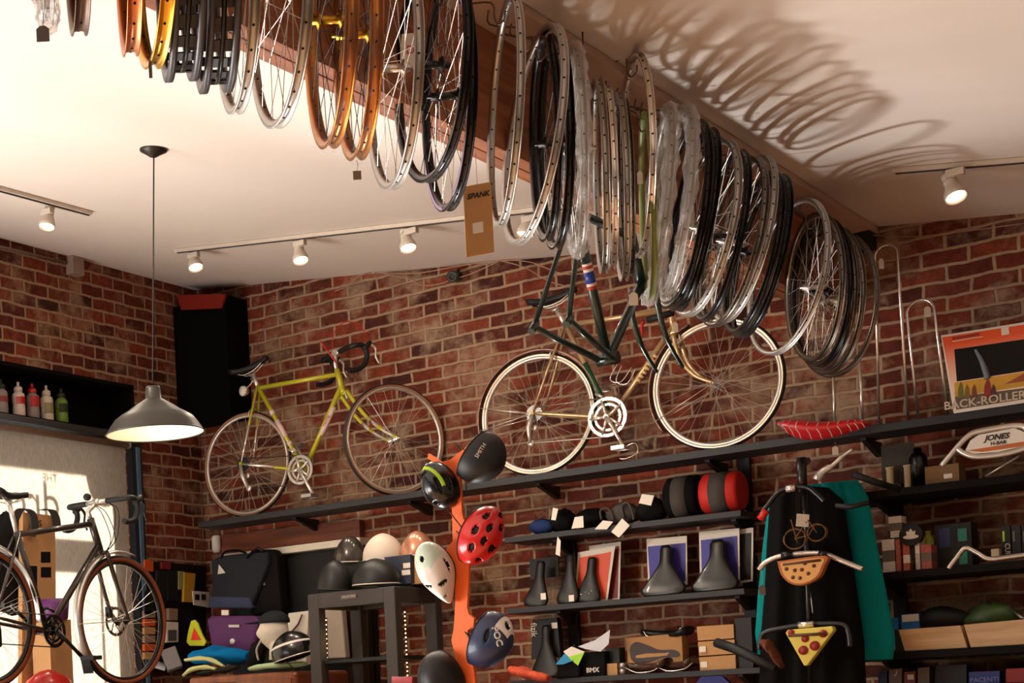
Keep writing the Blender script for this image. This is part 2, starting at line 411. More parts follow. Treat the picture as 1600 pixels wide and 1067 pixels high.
q1, q2 = out(60, 886, WX-1.55), out(152, 846, WX-1.55); b = MB(); b.bb((WX-1.6, q1.y, q1.z), (WX-1.55, q2.y, q2.z)); b.bb((WX-1.6, q1.y-.04, 0), (WX-1.55, q1.y, q2.z)); b.bb((WX-1.6, q2.y, 0), (WX-1.55, q2.y+.02, q1.z))  # unseen panel, added for the low shadow band
solo('shadow_board', b, DGREY, 'unseen board on two posts, added outside to cast a low shadow band on the blind', 'board')
b = MB(); b.bb((WX-9, -6, -.12), (WX-.4, 16, -.02)); struct('trim_9', b, mat('pavement', (170, 160, 150), .9))

# ------------------------------------------------------------------ beam over the wheels
BW = wood_mat('beam_wood', (120, 66, 36), (168, 102, 60), .6, (40, 2.2, 40))
bx0, bx1, bz0 = -2.645, -2.54, EYE+1.85
b = MB(); mid = (bx0+bx1)/2
for (xa, xb_) in ((bx0, mid-.002), (mid+.002, bx1)):
    b.bb((xa, -2.9, bz0), (xb_, WY, EYE+2.25))
b.bb((bx0+.004, -2.9, EYE+2.22), (bx1-.004, WY, zceil(bx1)-.001))
beam = struct('trim_2', b, BW, .002)
b = MB(); b.bb((-2.54, -2.9, EYE+2.232), (-2.39, WY, EYE+2.262)); struct('trim_3', b, mat('soffit_paint', (196, 168, 150), .85, var=.03), .002)
b = MB(); b.bb((-2.49, 8.85, EYE+2.15), (-2.40, WY, EYE+2.232)); struct('trim_4', b, BLACK)

# black boxed corner and red lid under the ceiling
c = Y(392, 600, WY)
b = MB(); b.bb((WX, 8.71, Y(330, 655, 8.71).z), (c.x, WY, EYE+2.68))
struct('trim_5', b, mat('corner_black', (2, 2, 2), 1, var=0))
b = MB(); b.prism([Y(276, 461, 8.68), Y(352, 459, 8.68), Y(345, 481, 8.68), Y(283, 484, 8.68)], (0, .02, 0)); 
solo('corner_placard', b, mat('dull_red', (130, 38, 26), .8), 'dull red board fixed high in the dark corner', 'board')

# ------------------------------------------------------------------ lamps
TRK = mat('track_white', (206, 194, 180), .5)
LENS = mat('lamp_lens', (255, 225, 180), .4, emit=14, var=0)
def track(p0, p1, label):
    d = (p1-p0).normalized(); b = MB(); z = Vector((0, 0, 1)); s = d.cross(z).normalized()
    R = Matrix((d, s, d.cross(s))).transposed()
    b.box((p0+p1)/2 - Vector((0, 0, .012)), ((p1-p0).length, .034, .02), R); b.box((p0+p1)/2 - Vector((0, 0, .024)), ((p1-p0).length-.02, .012, .006), R, 1)
    solo('track_rail', b, [TRK, DGREY], label, 'track rail', 'white track rails on the ceiling', .0015)
track(CEIL(-120, 259), CEIL(141, 330), 'white lighting track with one spotlight above the left wall')
track(CEIL(275, 389), CEIL(935, 313), 'long white lighting track with four spotlights behind the wheels')
track(CEIL(1395, 263), CEIL(1760, 232), 'white lighting track on the right of the ceiling')
def spot(px, py, hx, hy, tgt, label, e=28):
    """hangs from the track above (px,py); its lens is near (hx,hy)"""
    top = CEIL(px, py)-Vector((0, 0, .026)); yy = top.y; lens = Y(hx, hy, yy)
    d = Vector(tgt).normalized()
    head = lens - d*.125
    t = thing('track_spotlight', label, 'spotlight', tuple(top), 'white spotlights on the ceiling tracks')
    b = MB(); b.box(top-Vector((0, 0, .018)), (.07, .034, .03)); part('adapter', b, TRK, t, bevel=.002)
    b = MB(); b.tube([top-Vector((0, 0, .02)), Vector((head.x, head.y, top.z-.03)), head], .0065); part('stem', b, TRK, t)
    b = MB(); b.lathe([(0, -.01), (.026, -.01), (.027, .02), (.024, .022), (.024, .032), (.028, .034), (.028, .05), (.026, .052), (.03, .07), (.043, .105), (.045, .128), (.041, .128), (.036, .11), (0, .10)], head, d, 20)
    h = part('housing', b, TRK, t)
    b = MB(); b.lathe([(0, .118), (.040, .118), (.040, .114), (0, .114)], head, d, 20); part('lens', b, LENS, h, 'glowing lens')
    l = light('spot_lamp', 'SPOT', lens + d*.01, lens + d, e*1.7, WARM, spot_size=2.0, spot_blend=.9, shadow_soft_size=.03)
spot(73, 318, 73, 354, (.0, -.30, -1), 'spotlight pointing straight down above the left wall', 16)
spot(302, 387, 306, 418, (.35, -.25, -1), 'leftmost spotlight of the long track, above the dark corner', 34)
spot(468, 368, 470, 407, (.28, -.25, -1), 'spotlight above the yellow bicycle handlebar', 38)
spot(642, 348, 638, 388, (.30, -.25, -1), 'spotlight just left of the tan hanging card', 38)
spot(826, 328, 820, 366, (-.2, -.25, -1), 'rightmost spotlight of the long track, behind the rims', 22)
spot(1492, 253, 1494, 308, (.35, -.4, -1), 'spotlight on the right hand track', 4)

# pendant lamp
rose = CEIL(240, 233); dz_ = Vector(rose-Vector((0, 0, EYE))).dot(fwd); q_ = ray(242, 677)*dz_; lx, ly = q_.x, q_.y
zr = EYE + 0.0
cz = q_.z+EYE                                # height of the shade's rim
for k in range(20):
    pass
lamp = thing('pendant_lamp', 'grey barn shade pendant lamp with white inside on a long black cord', 'lamp', (lx, ly, cz))
b = MB(); n = Vector((.124, 0, .992))
b.lathe([(0, -.03), (.018, -.03), (.03, -.022), (.062, -.006), (.064, .004), (0, .004)], rose-n*.004, n, 28); part('ceiling_rose', b, mat('bronze', (40, 33, 30), .4, .4), lamp)
hn = X(239, 604, lx).z
b = MB(); b.tube([rose-Vector((0, 0, .02)), (lx, ly, hn-.01)], .0035, 6); part('cord', b, BLACK, lamp)
SH = mat('shade_grey', (60, 58, 54), .42, .25)
SI = mat('shade_enamel', (250, 240, 220), .5, var=0)
w_ = (X(319, 676, lx)-X(165, 684, lx)); 
R0 = .222; H = hn-cz
b = MB()
prof = [(0, H), (.030, H), (.034, H-.01), (.037, H*.74), (.045, H*.715), (.085, H*.60), (.122, H*.475), (.150, H*.40), (.178, H*.31), (.196, H*.20), (.212, H*.08), (R0, .0)]
b.lathe(prof, (lx, ly, cz), n=48)
shd = part('shade', b, SH, lamp)
b = MB(); b.lathe([(R0-.001, .0005), (.208, H*.08), (.192, H*.195), (.174, H*.30), (.118, H*.46), (.04, H*.68), (0, H*.68)], (lx, ly, cz), n=48); part('enamel_lining', b, SI, shd, 'white lining')
b = MB(); b.lathe([(R0+.003, 0), (R0, .004), (R0-.003, 0), (R0, -.004)], (lx, ly, cz), n=48, loop=True); part('rolled_edge', b, SH, shd)
b = MB(); b.ball((lx, ly, cz+.10), .03, nu=16, nv=10); b.tube([(lx, ly, cz+.12), (lx, ly, cz+.19)], .016, 10); part('bulb', b, mat('bulb_glow', (255, 220, 170), .5, emit=10, var=0), lamp)
light('bulb_lamp', 'POINT', (lx, ly, cz+.055), None, 1.6, WARM, shadow_soft_size=.03)
# ================================================================== wheels and rims hanging from the beam
GOLD = mat('gold_anodised', (214, 164, 58), .3, 1, .06)
AMBER = mat('amber_anodised', (178, 112, 40), .3, .9, .1)
COPPER = mat('copper_anodised', (196, 122, 76), .35, .9, .08)
BRONZE = mat('brown_anodised', (92, 66, 50), .4, .7)
BLKRIM = mat('black_anodised', (30, 28, 29), .28, .5, .1)
GREYRIM = mat('grey_rim', (120, 112, 104), .35, 1, .1)
FATGREY = mat('slate_rim', (66, 66, 72), .4, .4)
GREENM = mat('pale_green_rim', (120, 130, 72), .45, .1)
PURPLE = mat('decal_purple', (150, 128, 158), .5)
def wrap_mat(nm='clear_plastic', lo=.15, hi=.65):
    m = bpy.data.materials.new(nm); m.use_nodes = True; nt = m.node_tree; nt.nodes.remove(nt.nodes['Principled BSDF'])
    t = nt.nodes.new('ShaderNodeBsdfTransparent'); g = nt.nodes.new('ShaderNodeBsdfGlossy'); g.inputs['Roughness'].default_value = .22
    df = nt.nodes.new('ShaderNodeBsdfDiffuse'); df.inputs[0].default_value = (.75, .72, .68, 1)
    n = nt.nodes.new('ShaderNodeTexNoise'); n.inputs['Scale'].default_value = 45; n.inputs['Detail'].default_value = 4; bp = nt.nodes.new('ShaderNodeBump'); bp.inputs['Strength'].default_value = 1; bp.inputs['Distance'].default_value = .02
    nt.links.new(n.outputs['Fac'], bp.inputs['Height']); nt.links.new(bp.outputs[0], g.inputs['Normal'])
    m1 = nt.nodes.new('ShaderNodeMixShader'); m1.inputs[0].default_value = .5; nt.links.new(df.outputs[0], m1.inputs[1]); nt.links.new(g.outputs[0], m1.inputs[2])
    r = nt.nodes.new('ShaderNodeMapRange'); r.inputs['From Min'].default_value = .35; r.inputs['From Max'].default_value = .7; r.inputs['To Min'].default_value = lo; r.inputs['To Max'].default_value = hi
    nt.links.new(n.outputs['Fac'], r.inputs[0])
    mx = nt.nodes.new('ShaderNodeMixShader'); nt.links.new(r.outputs[0], mx.inputs[0])
    nt.links.new(t.outputs[0], mx.inputs[1]); nt.links.new(m1.outputs[0], mx.inputs[2]); nt.links.new(mx.outputs[0], nt.nodes['Material Output'].inputs[0]); return m
WRAP = wrap_mat(); WRAP2 = wrap_mat('thin_plastic', .0, .14)
RW = .325
def rim_profile(R, w, d):
    h = w/2
    return [(R, -h), (R, -h+.0025), (R-d*.45, -h+.004), (R-d*.55, 0), (R-d*.45, h-.004), (R, h-.0025), (R, h), (R-d*.6, h*.96), (R-d, h*.45), (R-d, -h*.45), (R-d*.6, -h*.96)]
def rim_mesh(R=RW, w=.024, d=.020, holes=32, n=64, c=(0, 0, 0), axis=(0, 1, 0), rr=.0032):
    b = MB(); b.lathe(rim_profile(R, w, d), c, axis, n, loop=True)
    x, y, z = frame(axis); c = Vector(c)
    for k in range(holes):
        a = 2*PI*(k+.5)/holes; dr = x*math.cos(a)+y*math.sin(a)
        b.lathe([(0, R-d-.0006), (rr, R-d-.0006), (rr, R-d*.5+.0006), (0, R-d*.5+.0006)], c, dr, 6, mi=1, smooth=False)
    return b
def spoke_meshes(R, fl=.03, fr=.021, cr=.55, rad=.0011):
    out = []
    for sd in (-1, 1):
        for dr in (-1, 1):
            b = MB(); a = cr*dr
            b.tube([(fr*math.cos(a*2.2), sd*fl, fr*math.sin(a*2.2)), (R-.018, sd*.004, 0)], rad, 4, smooth=False)
            out.append(b)
    return out
def add_spokes(root, R, m, n=28, fl=.03, rad=.0011):
    me = [_mesh('spoke', b, Vector((0, 0, 0))) for b in spoke_meshes(R, fl, rad=rad)]
    for q in me: q.materials.append(m)
    for k in range(n):
        o = bpy.data.objects.new('spoke', me[(k % 2)*2 + (k//2) % 2]); C.objects.link(o); o.parent = root; o.rotation_euler = (0, 2*PI*k/n, 0)
def hub_mesh(w=.05, r=.012, fr=.024):
    b = MB(); b.lathe([(0, -w-.012), (.005, -w-.012), (.005, -w), (r, -w), (r, -.036), (fr, -.032), (fr, -.028), (r, -.024), (r*.9, 0), (r, .024), (fr, .028), (fr, .032), (r, .036), (r, w), (.005, w), (.005, w+.012), (0, w+.012)], (0, 0, 0), (0, 1, 0), 18)
    return b
def wrap_mesh(R, rt=.026):
    b = MB(); n = 72; rings = []
    for i in range(n):
        a = 2*PI*i/n; d = Vector((math.cos(a), 0, math.sin(a))); ring = []
        for j in range(8):
            t = 2*PI*j/8; r = rt*(1+.22*math.sin(a*17+j*2.1)+.15*random.uniform(-1, 1))
            ring.append(d*(R-.010+r*math.cos(t))+Vector((0, 1, 0))*r*math.sin(t)*.9)
        rings.append(ring)
    return b.loft(rings, closed=True)
def proto(kind):
    rt = thing('bicycle_rim', 'x', 'rim')
    A = rt
    def rim(m, w=.024, d=.02, holes=32): part('rim', rim_mesh(w=w, d=d, holes=holes), [m, HOLE], rt)
    if kind == 'silver': rim(SILVERM)
    elif kind == 'grey': rim(GREYRIM, .022)
    elif kind == 'chrome': rim(CHROME, .021, .016)
    elif kind == 'black': rim(BLKRIM, .026, .026)
    elif kind == 'bronze': rim(BRONZE, .034, .02, 16)
    elif kind == 'copper': rim(COPPER, .034, .02)
    elif kind == 'gold': rim(GOLD, .034, .02)
    elif kind == 'green': rim(GREENM, .022, .014, 0)
    elif kind == 'fat':
        for sd in (-1, 1):
            b = MB(); o = sd*.030
            b.lathe([(RW, o-.008), (RW, o+.008), (RW-.02, o+.009), (RW-.03, o+.004), (RW-.03, o-.004), (RW-.02, o-.009)], (0, 0, 0), (0, 1, 0), 64, loop=True); part('rim_wall', b, FATGREY, rt)
        b = MB()
        for k in range(32):
            a = 2*PI*k/32; d = Vector((math.cos(a), 0, math.sin(a))); b.box(d*(RW-.023), (.003, .048, .036), basis(d, (-d.z, 0, d.x)))
        b.lathe([(RW-.0205, -.006), (RW-.0205, .006), (RW-.0255, .006), (RW-.0255, -.006)], (0, 0, 0), (0, 1, 0), 64, loop=True)
        part('pierced_web', b, BLKRIM, rt)
    elif kind in ('wsilver', 'wgrey', 'wblack', 'wamber', 'wdecal', 'wwrap'):
        m, sm, hm = {'wsilver': (SILVERM, STEEL, CHROME), 'wgrey': (GREYRIM, STEEL, SILVER), 'wblack': (BLKRIM, DSTEEL, BLACKG), 'wamber': (AMBER, DSTEEL, GOLD), 'wdecal': (BLKRIM, STEEL, BLACKG), 'wwrap': (SILVERM, STEEL, SILVER)}[kind]
        rim(m, .034 if kind == 'wamber' else .026, .022)
        part('hub', hub_mesh(.055 if kind == 'wamber' else .05), hm, rt)
        add_spokes(rt, RW, sm)
        if kind == 'wdecal':
            b = MB()
            for k in range(0): b.lathe([(RW-.016, .0128), (RW-.004, .0128), (RW-.004, .0133), (RW-.016, .0133)], (0, 0, 0), (0, 1, 0), 14, a0=k*PI/2+.1, a1=k*PI/2+1.2); b.lathe([(RW-.016, -.0128), (RW-.004, -.0128), (RW-.004, -.0133), (RW-.016, -.0133)], (0, 0, 0), (0, 1, 0), 14, a0=k*PI/2+.1, a1=k*PI/2+1.2)
            for k in range(4):
                for h_ in (.0128, -.0133):
                    b = MB(); b.lathe([(RW-.016, h_), (RW-.004, h_), (RW-.004, h_+.0005), (RW-.016, h_+.0005)], (0, 0, 0), (0, 1, 0), 14, a0=k*PI/2+.1, a1=k*PI/2+1.2, loop=True); part('decal', b, PURPLE, rt, 'pale purple rim decal')
    elif kind == 'plastic': rim(SILVERM)
    if kind in ('wamber', 'plastic', 'wwrap'): part('plastic_wrap', wrap_mesh(RW, .022 if kind == 'wamber' else .027), WRAP2 if kind == 'wamber' else WRAP, rt, 'clear plastic wrapping')
    return rt
PROTO = {}
HX = -2.33
HKM = mat('hook_steel', (120, 104, 92), .45, .7)
def hook(y, zt, lab):
    b = MB(); x0 = -2.43
    zt_h = min(zt, EYE+2.16)
    b.tube(spline([(x0-.03, y, EYE+2.235), (x0-.03, y, zt+(EYE+2.23-zt)*.6), (HX-.03, y, zt+.02), (HX-.02, y, zt-.03), (HX-.008, y, zt-.055), (HX+.012, y, zt-.045), (HX+.016, y, zt-.02)], 4), .0033, 6)
    solo('ceiling_hook', b, HKM, 'hook under the beam holding the '+lab, 'hook', 'hooks along the beam')
def hang(kind, xl, xr, yt, yb, label, group, cat=None, name=None, xc=None, dxa=0, xt=None, xb=None):
    if xt: xc = (xt+xb)/2; xl = 2*xc-xr
    xc = xc or (xl+xr)/2
    rw = {'fat': .08, 'copper': .034, 'gold': .034, 'bronze': .034, 'wamber': .034}.get(kind, .024)
    if yt is None:
        Bt = X(xc, yb, HX); r = .325; yy = Bt.y; zc_ = Bt.z+r
    else:
        yy = X(xc, (yt+yb)/2, HX).y
        def zz(px, py):
            d = ray(px, py); return d.z/math.hypot(d.x, d.y)*math.hypot(HX, yy)+EYE
        a = zz(xc, yt); c = zz(xc, yb); r = (a-c)/2; zc_ = (a+c)/2
    c = Vector((HX, yy, zc_)); d = (c-Vector((0, 0, EYE))).dot(fwd)
    half = max(1.5, (xr-xl)/2 - rw/2*FPX/d*.9)
    s = min(.8, half*d/FPX/r); az = math.atan2(-HX, yy)+math.asin(s)+dxa
    first = kind not in PROTO
    o = PROTO.setdefault(kind, None) or proto(kind)
    if first: PROTO[kind] = o
    else: o = dup(o)
    phi = 0
    if xt:
        nn_ = Vector((math.cos(az), math.sin(az), 0)).dot(RT); nat = (xc-353)*(yb-yt)/9700.0
        phi = math.asin(max(-.3, min(.3, ((xt-xb)+nat)*d/FPX/(2*r*nn_))))
    o.rotation_mode = 'YXZ'; o.location = c; o.rotation_euler = (phi, random.uniform(0, .15), az+PI/2); k = r/RW; o.scale = (k, k, k)
    o.name = name or ('bicycle_wheel' if kind[0] == 'w' else 'bicycle_rim')
    o['label'] = label; o['category'] = cat or ('wheel' if kind[0] == 'w' else 'rim'); o['group'] = group
    hook(yy, zc_+r-.004, label.split(',')[0])
    return c, r
G1 = 'wheels and rims hanging in a row from the beam'
WP = {}
def hg(key, *a, **k):
    if 'label' not in k: k['label'] = a[5]; a = a[:5]
    WP[key] = hang(*a, group=G1, **k)
hg('n0', 'plastic', 62, 90, None, 20, 'plastic wrapped rim, first of the hanging row at the left edge')
hg('n1', 'bronze', 103, 153, None, 38, 'brown rim, second in the row, with only its bottom in view')
hg('n2', 'copper', 184, 232, None, 72, 'copper coloured rim, hanging next to the gold one')
hg('n3', 'gold', 207, 290, None, 92, 'gold rim, hanging between the copper rim and the pierced black rims')
hg('n4', 'fat', 246, 332, None, 113, 'first wide black pierced rim, next to the gold rim')
hg('n5', 'fat', 300, 386, None, 132, 'second wide black pierced rim, next to the silver spoked wheels')
hg('n6', 'wsilver', 346, 425, None, 166, 'smaller silver spoked wheel, next to the pierced black rim', xc=378)
hg('n7', 'wsilver', 400, 508, None, 189, 'larger silver spoked wheel, next to the amber wheels', xc=445)
hg('n8', 'wamber', 484, 572, None, 222, 'left amber wheel in plastic, with a golden hub', xc=524)
hg('n9', 'wamber', 535, 616, None, 241, 'right amber wheel in plastic, beside the big silver wheel', xc=566)
hg('n10', 'wsilver', 590, 684, None, 288, 'big silver wheel with a shining hub and paper label', xc=622)
hg('n11', 'wblack', 620, 744, None, 277, 'shallow black wheel with dark spokes, between silver and purple decals', xc=682)
hg('n12', 'wdecal', 668, 756, None, 323, 'black wheel with pale purple decals, above the tan hanging card', xc=708)
hg('C', 'silver', 766, 820, 6, 350, xt=792, xb=786, label= 'silver rim, hanging right of the tan card')
hg('D', 'silver', 818, 884, 47, 378, xt=846, xb=820, label= 'bright silver rim, hooked in front of the black wheels')
hg('E', 'black', 826, 878, 64, 373, 'black rim, hanging inside the bright silver rim')
hg('E2', 'wblack', 838, 896, 62, 385, 'black spoked wheel, squeezed before the plastic wrapped wheel', )
hg('F', 'wwrap', 882, 918, 80, 392, 'spoked wheel in crumpled clear plastic, above the green frame')
hg('G', 'silver', 925, 952, 128, 425, 'first thin silver rim, seen nearly edge on')
hg('G2', 'chrome', 938, 966, 138, 418, 'second thin rim, chrome, behind the first thin one')
hg('H', 'silver', 956, 985, 148, 437, 'third thin silver rim, seen nearly edge on')
hg('H2', 'grey', 966, 992, 160, 430, 'fourth thin rim, grey, left of the tall silver rim')
hg('I', 'chrome', 966, 1024, 92, 400, 'tall silver rim, hooked highest near the ceiling edge')
hg('J', 'green', 998, 1026, 178, 466, 'pale green rim, beside the plastic wrapped rims')
hg('K', 'plastic', 1014, 1051, 175, 468, xt=1036, xb=1022, label= 'left plastic wrapped rim, beside the pale green one')
hg('L', 'plastic', 1046, 1084, 176, 460, xt=1062, xb=1050, label= 'right plastic wrapped rim, beside the black rims')
hg('M', 'black', 1056, 1108, 193, 480, xt=1074, xb=1058, label= 'first black rim, beside the plastic wrapped rims')
hg('N', 'black', 1068, 1120, 205, 484, xt=1094, xb=1070, label= 'second black rim, left of a silver wheel')
hg('O', 'wsilver', 1104, 1152, 222, 492, xt=1112, xb=1088, label= 'silver spoked wheel, after the pair of black rims')
hg('P', 'wblack', 1116, 1166, 238, 500, xt=1140, xb=1112, label= 'black spoked wheel, between silver wheels')
hg('Q', 'wgrey', 1138, 1193, 249, 509, xt=1158, xb=1130, label= 'left wheel, of the silver pair before the gap')
hg('R', 'silver', 1152, 1207, 247, 502, xt=1176, xb=1146, label= 'right rim, of the silver pair before the gap')
hg('S', 'black', 1174, 1230, 275, 527, xt=1202, xb=1172, label= 'deep black rim, just before the gap, with a white sticker')
hg('S2', 'wblack', 1166, 1218, 272, 520, xt=1190, xb=1162, label= 'black wheel, behind the deep black rim')
hg('T', 'silver', 1187, 1290, 313, 554, xt=1238, xb=1222, label= 'wide turned silver rim, first after the gap')
hg('U', 'wgrey', 1228, 1316, 335, 562, 'grey spoked wheel, second after the gap')
hg('V', 'wblack', 1236, 1328, 343, 570, 'black spoked wheel, third after the gap')
hg('W', 'grey', 1240, 1335, 350, 577, 'grey rim, fourth after the gap')
hg('X', 'wgrey', 1244, 1347, 357, 583, 'grey spoked wheel, fifth after the gap, nearly last')
hg('Y', 'grey', 1246, 1367, 368, 588, 'grey rim, last of the row by the brick wall')
# spare hooks with nothing on them
b = MB(); q = CEIL(910, 50); b.tube([q, q-Vector((0, 0, .05)), q+Vector((-.10, -.02, -.055))], .0035, 6)
solo('ceiling_hook', b, mat('dark_hook', (90, 40, 30), .5, .3), 'empty dark L shaped hook at the ceiling edge', 'hook', 'hooks along the beam')

# tags dangling from wheels
STR = mat('string', (150, 138, 124), .8)
def tagcard(px, py, yy_or_x, ax, w, h, slen, label, m=CARDW, tilt=0, shape='tag', name='price_tag', group='price tags'):
    c = P(px, py, ax, yy_or_x); R_ = RT.copy(); R_.z = 0; R_.normalize(); u = Vector((0, 0, 1))
    r = R_*math.cos(tilt)+u*math.sin(tilt); v = u*math.cos(tilt)-R_*math.sin(tilt)
    t = thing(name, label, 'tag', tuple(c), group)
    b = MB(); nrm = r.cross(v)
    if shape == 'tag': pl = [c-r*w/2-v*h/2, c+r*w/2-v*h/2, c+r*w/2+v*h*.3, c+r*w*.2+v*h/2, c-r*w*.2+v*h/2, c-r*w/2+v*h*.3]
    else: pl = [c-r*w/2-v*h/2, c+r*w/2-v*h/2, c+r*w/2+v*h/2, c-r*w/2+v*h/2]
    b.prism(pl, nrm*.0012); part('card', b, m, t)
    b = MB(); top = c+v*h*.45; b.tube(spline([top, top+Vector((.004, 0, slen*.5)), top+Vector((0, 0, slen))], 3), .0009, 4); part('string', b, STR, t)
    return t, c, r, v
GT = mat('tag_grey', (112, 104, 98), .7)
tagcard(67, 53, WP['n0'][0].x, 0, .028, .034, .05, 'small grey tag under the first plastic wrapped rim', GT)
tagcard(235, 108, WP['n3'][0].x, 0, .008, .042, .03, 'thin grey tag seen edge on under the gold rim', GT)
tagcard(295, 66, HX+.03, 0, .028, .040, .05, 'grey tag in front of the first pierced black rim', GT)
tagcard(347, 52, HX+.03, 0, .026, .038, .06, 'grey tag in front of the second pierced black rim', GT)
tagcard(558, 274, HX, 0, .022, .024, .03, 'small square tag below the amber wheels', mat('tag_brown', (140, 122, 108), .7), shape='sq')
tagcard(990, 467, HX, 0, .030, .046, .12, 'white tag hanging under the thin silver rims')
tagcard(1000, 277, HX+.04, 0, .018, .045, .03, 'white and red tag on the tall silver rim')
tagcard(1055, 511, HX, 0, .02, .036, .03, 'small white tag under the black rims', )
# paper label on the silver wheel's hub and the sticker on the black rim
b = MB(); c = P(641, 78, 0, HX-.02); r_ = cdir(1, 0); u_ = cdir(.08, 1); b.prism([c-r_*.026-u_*.05, c+r_*.03-u_*.045, c+r_*.026+u_*.05, c-r_*.028+u_*.045], -fwd*.001)
lb = solo('paper_label', b, CARDW, 'white paper label with a red mark above the shining hub', 'label')
lettering('D', .035, c-fwd*.003-u_*.002, r_, -fwd, REDM, lb, .0005)
# the tan hanging card
c = P(748, 343, 0, HX+.02); r_ = cdir(1, 0, 0); v_ = Vector((0, 0, 1)); r_.z = 0; r_.normalize(); r_ = (r_ + Vector((0, 0, .14))).normalized()
t = thing('hanging_card', 'tan cardboard header card with black maker name and white barcode', 'card', tuple(c))
b = MB(); w2, h2 = .042, .105; nn = r_.cross(v_).normalized()
b.prism([c-r_*w2-v_*h2, c+r_*w2-v_*h2, c+r_*w2+v_*h2, c-r_*w2+v_*h2], -nn*.003); part('card', b, KRAFT, t)
b = MB(); b.prism([c+nn*.001+r_*a_+v_*z_ for a_, z_ in ((-.02, -.04), (.012, -.04), (.012, -.008), (-.02, -.008))], nn*.0008); part('barcode_label', b, CARDW, t, 'white barcode label')
lettering('SPANK', .022, c+nn*.002+v_*.072, r_, nn, BLACK, t, .0004, shear=.35, bold=.0006)
b = MB(); b.tube([c+v_*.10, c+v_*.2], .0009, 4); part('string', b, STR, t)

# ================================================================== bicycles
def ring_plate(b, c, axis, ro, ri, t, teeth=0, mi=0, n=None):
    x, y, z = frame(axis); c = Vector(c); n = n or (teeth*2 if teeth else 40); vs = []; fs = []
    for i in range(n):
        a = 2*PI*i/n; r = ro - (.004 if teeth and i % 2 else 0); d = x*math.cos(a)+y*math.sin(a)
        vs += [c+d*r-z*t/2, c+d*r+z*t/2, c+d*ri+z*t/2, c+d*ri-z*t/2]
    for i in range(n):
        A = i*4; B_ = ((i+1) % n)*4
        for j in range(4): fs.append((A+j, B_+j, B_+(j+1) % 4, A+(j+1) % 4))
    b.add(vs, fs, mi)
def bike_wheel(parent, name, c, axis, r, tt, rimm, tirem, sidem, spm, nsp=32, hubm=SILVER, tread=RUBBER, rimw=.022, rimd=.016, fl=.032):
    rr = r-tt*1.55
    part_ = rim_mesh(rr+.004, rimw, rimd, 0, 72, c, axis); w = part(name, part_, [rimm, HOLE], parent)
    b = MB(); prof = []; ct = rr+tt*.72
    for j in range(14):
        a = 2*PI*j/14; prof.append((ct+tt*.84*math.cos(a), tt*.9*math.sin(a)))
    x, y, z = frame(axis)
    b.lathe(prof, c, axis, 80, loop=True); m = len(prof)
    for i in range(len(b.f)):
        j = i % m; b.m[i] = 0 if (j < 3 or j > 10) else 1
    part('tire', b, [tread, sidem], w)
    b = MB(); hm = hub_mesh(.05); ax = Vector(axis).normalized(); R = Matrix((x, ax, x.cross(ax))).transposed()
    hb = MB(); hb.add([Vector(c)+R @ p for p in hm.v], hm.f, 0, True); part('hub', hb, hubm, w)
    for k in range(nsp):
        a = 2*PI*k/nsp; sd = 1 if k % 2 else -1; tw = .5 if (k//2) % 2 else -.5
        d = x*math.cos(a)+y*math.sin(a); e = x*math.cos(a+tw*2.2)+y*math.sin(a+tw*2.2)
        b = MB(); b.tube([Vector(c)+e*.021+z*sd*fl, Vector(c)+d*(rr-rimd+.004)+z*sd*.004], .0011, 4, smooth=False); part('spoke', b, spm, w)
    return w
def saddle_mesh(c, f, u, L=.27, W=.145, nose=.035, drop=.045, sag=.012, ex=1.5):
    f = Vector(f).normalized(); u = Vector(u).normalized(); s = f.cross(u); rings = []; n = 14; c = Vector(c)
    for i in range(n+1):
        t = i/n; x = L*(t-.5)
        wd = W/2 if t < .12 else (nose/2+(W/2-nose/2)*max(0, 1-(t-.12)/.55)**ex)
        if t < .1: wd *= .75+.25*t/.1
        if t > .94: wd *= .7
        z = -sag*math.sin(PI*t)+ (.012 if t < .2 else 0)*(1-t/.2)
        th = drop*(1-.4*t); ring = []
        for j in range(12):
            a = 2*PI*j/12; px = math.cos(a)*wd; pz = math.sin(a)
            pz = pz*.014 if pz > 0 else pz*th*(.35+.65*abs(math.cos(a)))
            ring.append(c+f*x+s*px+u*(z+pz))
        rings.append(ring)
    return MB().loft(rings)
def pedal(parent, c, s, f, u, m, clip=False):
    b = MB(); c = Vector(c); R = Matrix((f, s, u)).transposed()
    b.box(c, (.02, .09, .016), R); b.box(c+f*.032, (.005, .085, .022), R); b.box(c-f*.032, (.005, .085, .022), R)
    b.box(c+s*.042, (.07, .005, .02), R); b.box(c-s*.042, (.07, .005, .02), R)
    p_ = part('pedal', b, m, parent)
    if clip:
        b = MB(); b.tube(spline([c+f*.035+s*.02, c+f*.085+s*.02+u*.01, c+f*.09-u*.035, c+f*.03-u*.06, c-f*.01-u*.055], 4), .0025, 6)
        part('toe_clip', b, CHROME, parent)
